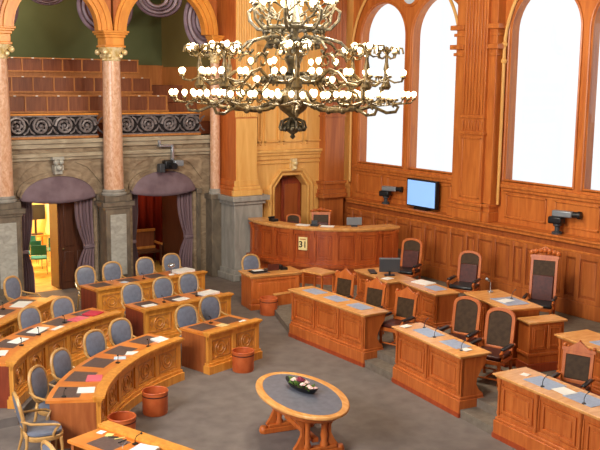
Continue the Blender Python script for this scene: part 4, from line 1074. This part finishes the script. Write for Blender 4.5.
# glass carafe and desk lamp in the last row
p, a = on(P_R3R, 2.28, .35)
r = thing('desk_lamp', 'small chrome desk lamp on the last-row desk, before the rightmost chair', 'lamp', (p[0], p[1], .7515), a)
build('base', MB().lathe([(.07, 0), (.07, .02), (.015, .03)], n=14), PAPER, r); build('stem', MB().tube([(0, 0, .02), (0, 0, .2)], .01, 6), STEEL, r); build('head', MB().ball((0, 0, .24), .1, 12, 7, .6), STEEL, r)
p, a = on(P_R3R, .55, .3)
m = MB().lathe([(.05, 0), (.055, .08), (.03, .15), (.02, .2), (.03, .22)], n=14)
solo('water_carafe', m, GLASS, 'clear glass carafe beside the pale card in the last row', 'carafe', (p[0], p[1], .7515))
# gooseneck microphones and phones on the council desks
def mic(path, u, d, z, label):
    p, a = on(path, u, d)
    r = thing('desk_microphone', label, 'microphone', (p[0], p[1], z), a, 'gooseneck desk microphones'); r.scale = (.7, .7, .7)
    build('base', MB().box(-.04, .04, -.05, .05, 0, .025), BLACK, r, bevel=.005); build('gooseneck', MB().tube([(0, 0, .02), (0, .0, .1), (-.03, -.02, .17), (-.1, -.05, .22)], .008, 6), BLACK, r)
    build('capsule', MB().ball((-.115, -.055, .228), .022, 8, 5), BLACK, r)
mics = [(P_G, 1.2, .2, .7515, 'on the bottom-edge desk'), (P_R1L, .15, .55, .7515, 'at near end of the long curved desk'), (P_R1L, 1.75, .2, .7515, 'between second and third pad of the long curved desk'), (P_R1L, 2.75, .22, .7515, 'between third and fourth pad of the long curved desk'),
        (P_R2L, 1.0, .25, ZR, 'near left of the curved second-row desk'), (P_R2L, 1.65, .3, ZR, 'at the middle of the curved second-row desk'), (P_R2L, 2.5, .4, ZR, 'near the red folder, second row'), (P_R1R, .65, .6, .7515, 'on the two-seat oak desk'),
        (P_R2R, .75, .4, .7515, 'left on the three-seat second-row desk'), (P_R2R, 1.62, .4, .7515, 'right on the three-seat second-row desk'), (P_R3R, 1.5, .4, .7515, 'on the last-row desk'), (P_R3L, 1.5, .6, ZR, 'on the third-row desk by the lit doorway')]
for pth, u, d, z, l in mics: mic(pth, u, d, z, 'black gooseneck microphone ' + l)
# pens and clips on the bottom-edge desk
for k, (u, d, mt) in enumerate(((1.6, .22, BLACK), (1.5, .2, YELLOW), (1.4, .24, BLACK), (1.3, .3, STEEL))):
    p, a = on(P_G, u, d); q = MB().tube([(-.07, 0, .008), (.07, 0, .008)], .008, 6)
    solo('pen', q, mt, ['black pen closest to the white note on the bottom-edge desk', 'yellow pencil among the pens on the bottom-edge desk', 'black pen near the microphone on the bottom-edge desk', 'silver pen nearest the thick paper stack on the bottom-edge desk'][k], 'pen', (p[0], p[1], .7515), a + .6 + k * .5, 'pens on the bottom-edge desk')
# black handset resting on several left chairs' backs is left to the leather; things on the right desks
sheet('paper_sheet', 'white sheet between leather pads of the nearest cherry desk', 'paper', 10.6, 8.35, 1.0465, .3, .24, math.radians(-100), PAPER, .006, 'papers on the right desks')
sheet('paper_sheet', 'small white note at far end of the nearest cherry desk', 'paper', 10.72, 9.2, 1.041, .12, .12, .2, PAPER, .006, 'papers on the right desks')
sheet('paper_sheet', 'white card at the near end of the two-seat cherry desk', 'paper', 10.85, 10.6, 1.067, .16, .14, .1, PAPER, .006, 'papers on the right desks')
sheet('paper_sheet', 'white card at the far end of the two-seat cherry desk', 'paper', 10.98, 12.27, 1.0685, .2, .14, .1, PAPER, .006, 'papers on the right desks')
sheet('paper_sheet', 'white open papers on the cherry desk beside the black monitor', 'paper', 13.78, 14.85, ZP + .781, .34, .45, .1, PAPER, .02, 'papers on the right desks')
sheet('paper_sheet', 'white sheet on the pad of the tall speaker desk', 'paper', 13.02, 11.75, ZP + 1.107, .3, .22, .1, PAPER, .006, 'papers on the right desks')
r = thing('desk_monitor', 'black flat monitor seen from behind on the rear cherry desk', 'monitor', (13.72, 15.95, ZP + .76), math.radians(-35)); r.scale = (.85, 1, .82)
build('screen', MB().box(-.28, .28, -.03, .03, .1, .5), DKGREY, r, bevel=.01); build('stand', MB().box(-.03, .03, -.04, 0, .02, .14).box(-.14, .14, -.1, .1, 0, .02), BLACK, r)
build('bezel', MB().box(-.29, .29, -.035, -.02, .47, .51), GREY, r)
solo('computer_keyboard', MB().box(-.22, .22, -.08, .08, 0, .025), BLACK, 'black keyboard before the black monitor', 'keyboard', (13.62, 16.45, ZP + .76), math.radians(60), None, .005)
sheet('paper_sheet', 'white note by the keyboard on the monitor desk', 'paper', 13.45, 15.7, ZP + .761, .25, .2, .2, PAPER, .006, 'papers on the right desks')
r = thing('desk_lamp', 'slim metal desk lamp at the far end of the tall speaker desk', 'lamp', (13.35, 12.45, ZP + 1.104), math.radians(200))
build('base', MB().lathe([(.06, 0), (.06, .02), (.01, .03)], n=12), STEEL, r); build('stem', MB().tube([(0, 0, .02), (0, .0, .2), (.14, 0, .26)], .01, 6), STEEL, r); build('head', MB().tube([(.08, 0, .24), (.2, 0, .3)], .025, 8), GREY, r)
sheet('side_table', 'narrow wooden shelf table below the dais, behind the gabled chairs', 'table', 12.7, 17.35, .98, .5, .7, .2, ORANGETOP, .04)
bpy.data.objects['side_table'].location.z = .98
st = bpy.data.objects['side_table']
for sx in (-.2, .2):
    for sy in (-.3, .3): build('leg', MB().cbox(sx, sy, -.7, .04, .04, .7), ORANGE, st)
# things on the dais desk
def small(name, label, cat, mb, mat, x, y, z, rz=0, g=None): return solo(name, mb, mat, label, cat, (x, y, z), rz, g, .006)
zt = 1.75
def dp(u, d): return PP(u, d)
r = thing('dais_phone', 'black desk telephone near left end of the dais desk', 'telephone', dp(.87, .2)[:2] + (zt,), PP.rot(.87))
build('body', MB().box(-.1, .1, -.09, .09, 0, .07), BLACK, r, bevel=.01); build('handset', MB().box(-.12, -.06, -.1, .1, .07, .12), BLACK, r, bevel=.015)
r = thing('dais_monitor', 'grey monitor back right of the centre on the dais desk', 'monitor', dp(3.41, .2)[:2] + (zt,), PP.rot(3.41))
build('screen', MB().box(-.2, .2, -.02, .02, .04, .24), GREY, r, bevel=.008); build('stand', MB().box(-.08, .08, -.05, .05, 0, .04), DKGREY, r)
r = thing('dais_console', 'black voting console at centre of the dais desk', 'console', dp(2.3, .15)[:2] + (zt,), PP.rot(2.3))
build('body', MB().box(-.1, .1, -.08, .08, 0, .05), BLACK, r, bevel=.01); build('display', MB().box(-.08, .08, -.03, .0, .05, .15), DKGREY, r, bevel=.004)
sheet('paper_sheet', 'white paper left of the console on the dais desk', 'paper', *dp(1.96, .17)[:2], zt + .001, .35, .25, PP.rot(1.96), PAPER, .008, 'papers on the dais desk')
sheet('paper_sheet', 'white paper right of the console on the dais desk', 'paper', *dp(2.66, .17)[:2], zt + .001, .35, .25, PP.rot(2.66), PAPER, .008, 'papers on the dais desk')
# clerk desk things
p, a = on(CK, .3, .3); small('clerk_keypad', 'black keypad lying on the clerk desk pad', 'keypad', MB().box(-.2, .2, -.1, .1, 0, .03), BLACK, p[0], p[1], .868, a)
p, a = on(CK, .3, .3); sheet('paper_sheet', 'white paper on the keypad of the clerk desk', 'paper', p[0], p[1], .9, .26, .14, a, PAPER, .006)
p, a = on(CK, .72, .35)
r = thing('clerk_laptop', 'dark open laptop in the middle of the clerk desk', 'laptop', (p[0], p[1], .862), a)
build('base', MB().box(-.15, .15, -.02, .2, 0, .02), DKGREY, r); build('lid', MB().box(-.15, .15, -.05, -.03, .0, .16), OXLEATHER, r)
p, a = on(CK, 1.0, .35); small('clerk_phone', 'black telephone at right end of the clerk desk', 'telephone', MB().box(-.09, .09, -.09, .09, 0, .06).box(-.11, -.05, -.1, .1, .06, .13), BLACK, p[0], p[1], .862, a)

# ------------------------------------------------------------------ chandelier
def chandelier():
    cx, cy = 8.93, 13.0; r = thing('chandelier', 'huge bronze chandelier with tiers of glowing bulbs hanging over the well', 'chandelier', (cx, cy, 4.5))
    zz = lambda y: 5.5 - (y - 80) * .0168 - 4.5       # heights relative to the lowest tip
    build('finial', MB().lathe([(.01, 0), (.05, .04), (.03, .08), (.14, .16), (.2, .24), (.1, .3), (.08, .36), (.05, .42)], n=16), BRONZE, r)
    m = MB()
    for k in range(10):
        a = k * PI / 5; m.tube([(.05 * math.cos(a), .05 * math.sin(a), .36), (.2 * math.cos(a), .2 * math.sin(a), .3), (.23 * math.cos(a), .23 * math.sin(a), .2), (.14 * math.cos(a), .14 * math.sin(a), .14)], .02, 6)
        m.ball((.2 * math.cos(a + .3), .2 * math.sin(a + .3), .18), .045, 8, 5)
    build('leaf_cluster', m, BRONZE, r)
    build('urn', MB().lathe([(.05, .36), (.09, .4), (.22, .5), (.29, .62), (.3, .74), (.24, .82), (.13, .86), (.1, 1.0)], n=24), BRASS, r)
    build('stem', MB().lathe([(.1, .95), (.14, 1.05), (.08, 1.2), (.16, 1.35), (.09, 1.5), (.07, 1.8), (.18, 1.95), (.12, 2.1), (.06, 2.3), (.05, 3.4)], n=20), BRONZE, r)
    m = MB().lathe([(.5, .93), (.56, .95), (.58, 1.0), (.56, 1.05), (.5, 1.07)], n=40, cap=False)
    for k in range(24):
        a = k * PI / 12; m.ball((.58 * math.cos(a), .58 * math.sin(a), 1.0), .04, 6, 4)
    for k in range(12):
        a = k * PI / 6; m.tube([(.5 * math.cos(a), .5 * math.sin(a), 1.0), (.3 * math.cos(a), .3 * math.sin(a), 1.12), (.1 * math.cos(a), .1 * math.sin(a), 1.1)], .025, 6)
    build('ring_band', m, BRONZE, r)
    m = MB()
    for q, (R, z) in enumerate(((.42, 1.62), (.5, 1.86))):
        m.tube([(R * math.cos(k * PI / 16), R * math.sin(k * PI / 16), z) for k in range(32)], .04, 8, True)
        for k in range(16):
            a = k * PI / 8; b = a + .15
            m.tube([(R * math.cos(a), R * math.sin(a), z), ((R + .1) * math.cos(b), (R + .1) * math.sin(b), z + .1), ((R + .06) * math.cos(b), (R + .06) * math.sin(b), z + .2), (R * math.cos(a), R * math.sin(a), z + .16)], .018, 5)
            m.ball((R * math.cos(b), R * math.sin(b), z - .07), .04, 6, 4)
    build('crown_band', m, BRONZE, r)
    bulbs = []            # (x, y, z, holder key)
    cups = MB()
    n = 8
    for i in range(n):
        a = i * 2 * PI / n + .22; ca, sa = math.cos(a), math.sin(a); Rc = 1.58
        Q = lambda rad, z, t=0: (rad * ca - t * sa, rad * sa + t * ca, z)
        m = MB()
        m.tube([Q(.22, .78), Q(.36, .62), Q(.6, .52), Q(.9, .5), Q(1.2, .53), Q(1.42, .6), Q(1.52, .72), Q(1.5, .9)], [.045, .04, .036, .034, .034, .034, .036, .04], 8)
        m.tube([Q(1.35, .57), Q(1.6, .46), Q(1.76, .48), Q(1.8, .56), Q(1.74, .6), Q(1.7, .56)], .028, 6)
        m.tube([Q(.58, 1.0), Q(.8, 1.18), Q(1.0, 1.12), Q(1.2, .95), Q(1.4, .92), Q(1.5, 1.0)], .03, 6)
        m.tube([Q(.6, .95), Q(.74, .8), Q(.9, .76), Q(.98, .86), Q(.9, .93), Q(.84, .88)], .026, 6)
        for (r0, z0, sg, tt) in ((.95, .70, 1, .12), (.95, .70, 1, -.12), (1.15, .80, -1, 0), (.75, 1.3, 1, 0)):
            m.tube([Q(r0 + sg * (.16 - .012 * k) * math.cos(k * .55), z0 + (.16 - .012 * k) * math.sin(k * .55), tt) for k in range(13)], [.024 - .001 * k for k in range(13)], 6)
        for (r0, z0) in ((.5, .56), (.8, .5), (1.1, .51), (1.35, .57)): m.ball(Q(r0, z0), .055, 8, 5)
        m.lathe([(.05, .85), (.09, .9), (.06, .98), (.035, 1.1), (.05, 1.2), (.03, 1.3), (.025, 1.5)], Q(Rc, 0)[:2], 12)
        for R, z, nb in ((.48, .70, 8), (.36, 1.06, 5), (.2, 1.46, 4)):
            for k in range(nb):
                b = 2 * PI * k / nb + i * .7; bx, by = Q(Rc, 0)[0] + R * math.cos(b), Q(Rc, 0)[1] + R * math.sin(b); ox, oy = Q(Rc, 0)[:2]
                m.tube([(ox, oy, z - .02), (ox + (bx - ox) * .5, oy + (by - oy) * .5, z - .09), (ox + (bx - ox) * .9, oy + (by - oy) * .9, z - .07), (bx, by, z)], .015, 5)
                m.lathe([(.02, z - .02), (.045, z), (.02, z + .03)], (bx, by), 8)
                bulbs.append((bx, by, z + .065, i))
        for k in range(8):
            b = k * PI / 4; m.tube([Q(Rc, 0)[:2] + (1.44,), (Q(Rc, 0)[0] + .12 * math.cos(b), Q(Rc, 0)[1] + .12 * math.sin(b), 1.56), (Q(Rc, 0)[0] + .26 * math.cos(b), Q(Rc, 0)[1] + .26 * math.sin(b), 1.54), (Q(Rc, 0)[0] + .28 * math.cos(b), Q(Rc, 0)[1] + .28 * math.sin(b), 1.45)], .018, 5)
        arm = build('arm', m, BRASS, r); arms = bulbs_arm.append(arm)
    up = []
    for i in range(8):
        a = i * PI / 4 + .0; ca, sa = math.cos(a), math.sin(a); Q = lambda rad, z: (rad * ca, rad * sa, z); m = MB()
        m.tube([Q(.1, 1.6), Q(.35, 1.72), Q(.6, 1.68), Q(.8, 1.62), Q(.92, 1.5), Q(.86, 1.42), Q(.8, 1.48)], .028, 6)
        m.tube([Q(.2, 1.9), Q(.4, 1.82), Q(.62, 1.84), Q(.76, 1.98), Q(.78, 2.12), Q(.7, 2.18), Q(.64, 2.1)], .03, 6)
        m.tube([Q(.4, 2.0), Q(.55, 2.05), Q(.66, 2.15), Q(.7, 2.25)], .022, 6)
        for dr, dt, z in ((.72, 0, 2.28), (.62, .2, 2.24), (.62, -.2, 2.24)):
            bx, by = dr * ca - dt * sa, dr * sa + dt * ca; m.lathe([(.02, z - .02), (.045, z), (.02, z + .03)], (bx, by), 8)
            m.tube([Q(.5, 2.1), (bx, by, z)], .014, 5); bulbs.append((bx, by, z + .065, 8 + i))
        bulbs_arm.append(build('upper_arm', m, BRONZE, r))
    for i in range(12):     # inner ring of lights above the band
        a = i * PI / 6; bx, by = .72 * math.cos(a), .72 * math.sin(a); bulbs.append((bx, by, 1.0 + .3 * (i % 2), i % 8))
        build('inner_branch', MB().tube([(.5 * math.cos(a), .5 * math.sin(a), .98), (.62 * math.cos(a), .62 * math.sin(a), .9), (bx, by, .94 + .3 * (i % 2))], .016, 5), BRASS, r)
    cam = Vector((-cx, -cy, 1.0)); order = sorted(range(len(bulbs)), key=lambda k: (Vector(bulbs[k][:3]) - cam).length)
    rest = MB()
    for q, k in enumerate(order):
        x, y, z, h = bulbs[k]; b = MB().lathe([(.012, z - .045), (.035, z - .016), (.048, z + .014), (.04, z + .046), (.012, z + .066)], (x, y), 10)
        if q < 100: build('bulb', b, BULB, bulbs_arm[h])
        else: rest.join(b)
    ro = build('bulb', rest, BULB, r); ro['kind'] = 'stuff'
bulbs_arm = []
chandelier()

# ------------------------------------------------------------------ light
W = bpy.data.worlds.new('sky'); SC.world = W; W.use_nodes = True
bg = W.node_tree.nodes['Background']; bg.inputs['Color'].default_value = (.97, .985, 1.0, 1); bg.inputs['Strength'].default_value = .74
def area(name, loc, aim, size, power, color, sy=None):
    l = bpy.data.lights.new(name, 'AREA'); l.energy = power; l.color = color; l.size = size
    if sy: l.shape = 'RECTANGLE'; l.size_y = sy
    o = bpy.data.objects.new(name, l); COL.objects.link(o); o.location = loc
    o.rotation_euler = (Vector(aim) - Vector(loc)).to_track_quat('-Z', 'Y').to_euler(); return o
def point(name, loc, power, color, r=.3):
    l = bpy.data.lights.new(name, 'POINT'); l.energy = power; l.color = color; l.shadow_soft_size = r
    o = bpy.data.objects.new(name, l); COL.objects.link(o); o.location = loc; return o
# unseen point lights added above the bulbs to carry the chandelier's light
for k in range(4):
    t_a = k * PI / 2 + .4
    point('chandelier_light', (8.93 + 1.1 * math.cos(t_a), 13.0 + 1.1 * math.sin(t_a), 7.3), 330, (1, .92, .78), .25)
# added area fill from the unseen left; that wall holds no windows
area('left_fill_light', (-3.2, 9, 6), (11, 13, 1.5), 7, 1500, (.97, .98, 1), 4)
# corridor lamp and gallery lamp
point('corridor_light', (8.5, 26.5, 2.9), 300, (1, .9, .68), .2)
point('alcove_light', (10.9, 24.0, 2.9), 14, (1, .82, .6), .15)  # added to brighten the hanging behind the settle
point('gallery_light', (8.5, 24.6, 7.8), 70, (1, .86, .62), .4)
SC.view_settings.view_transform = 'Standard'; SC.view_settings.look = 'None'; SC.view_settings.exposure = .68; SC.view_settings.gamma = 1
SC.view_settings.use_curve_mapping = False
SC.cycles.use_denoising = True
SC.cycles.max_bounces = 6
SC.cycles.sample_clamp_indirect = 6
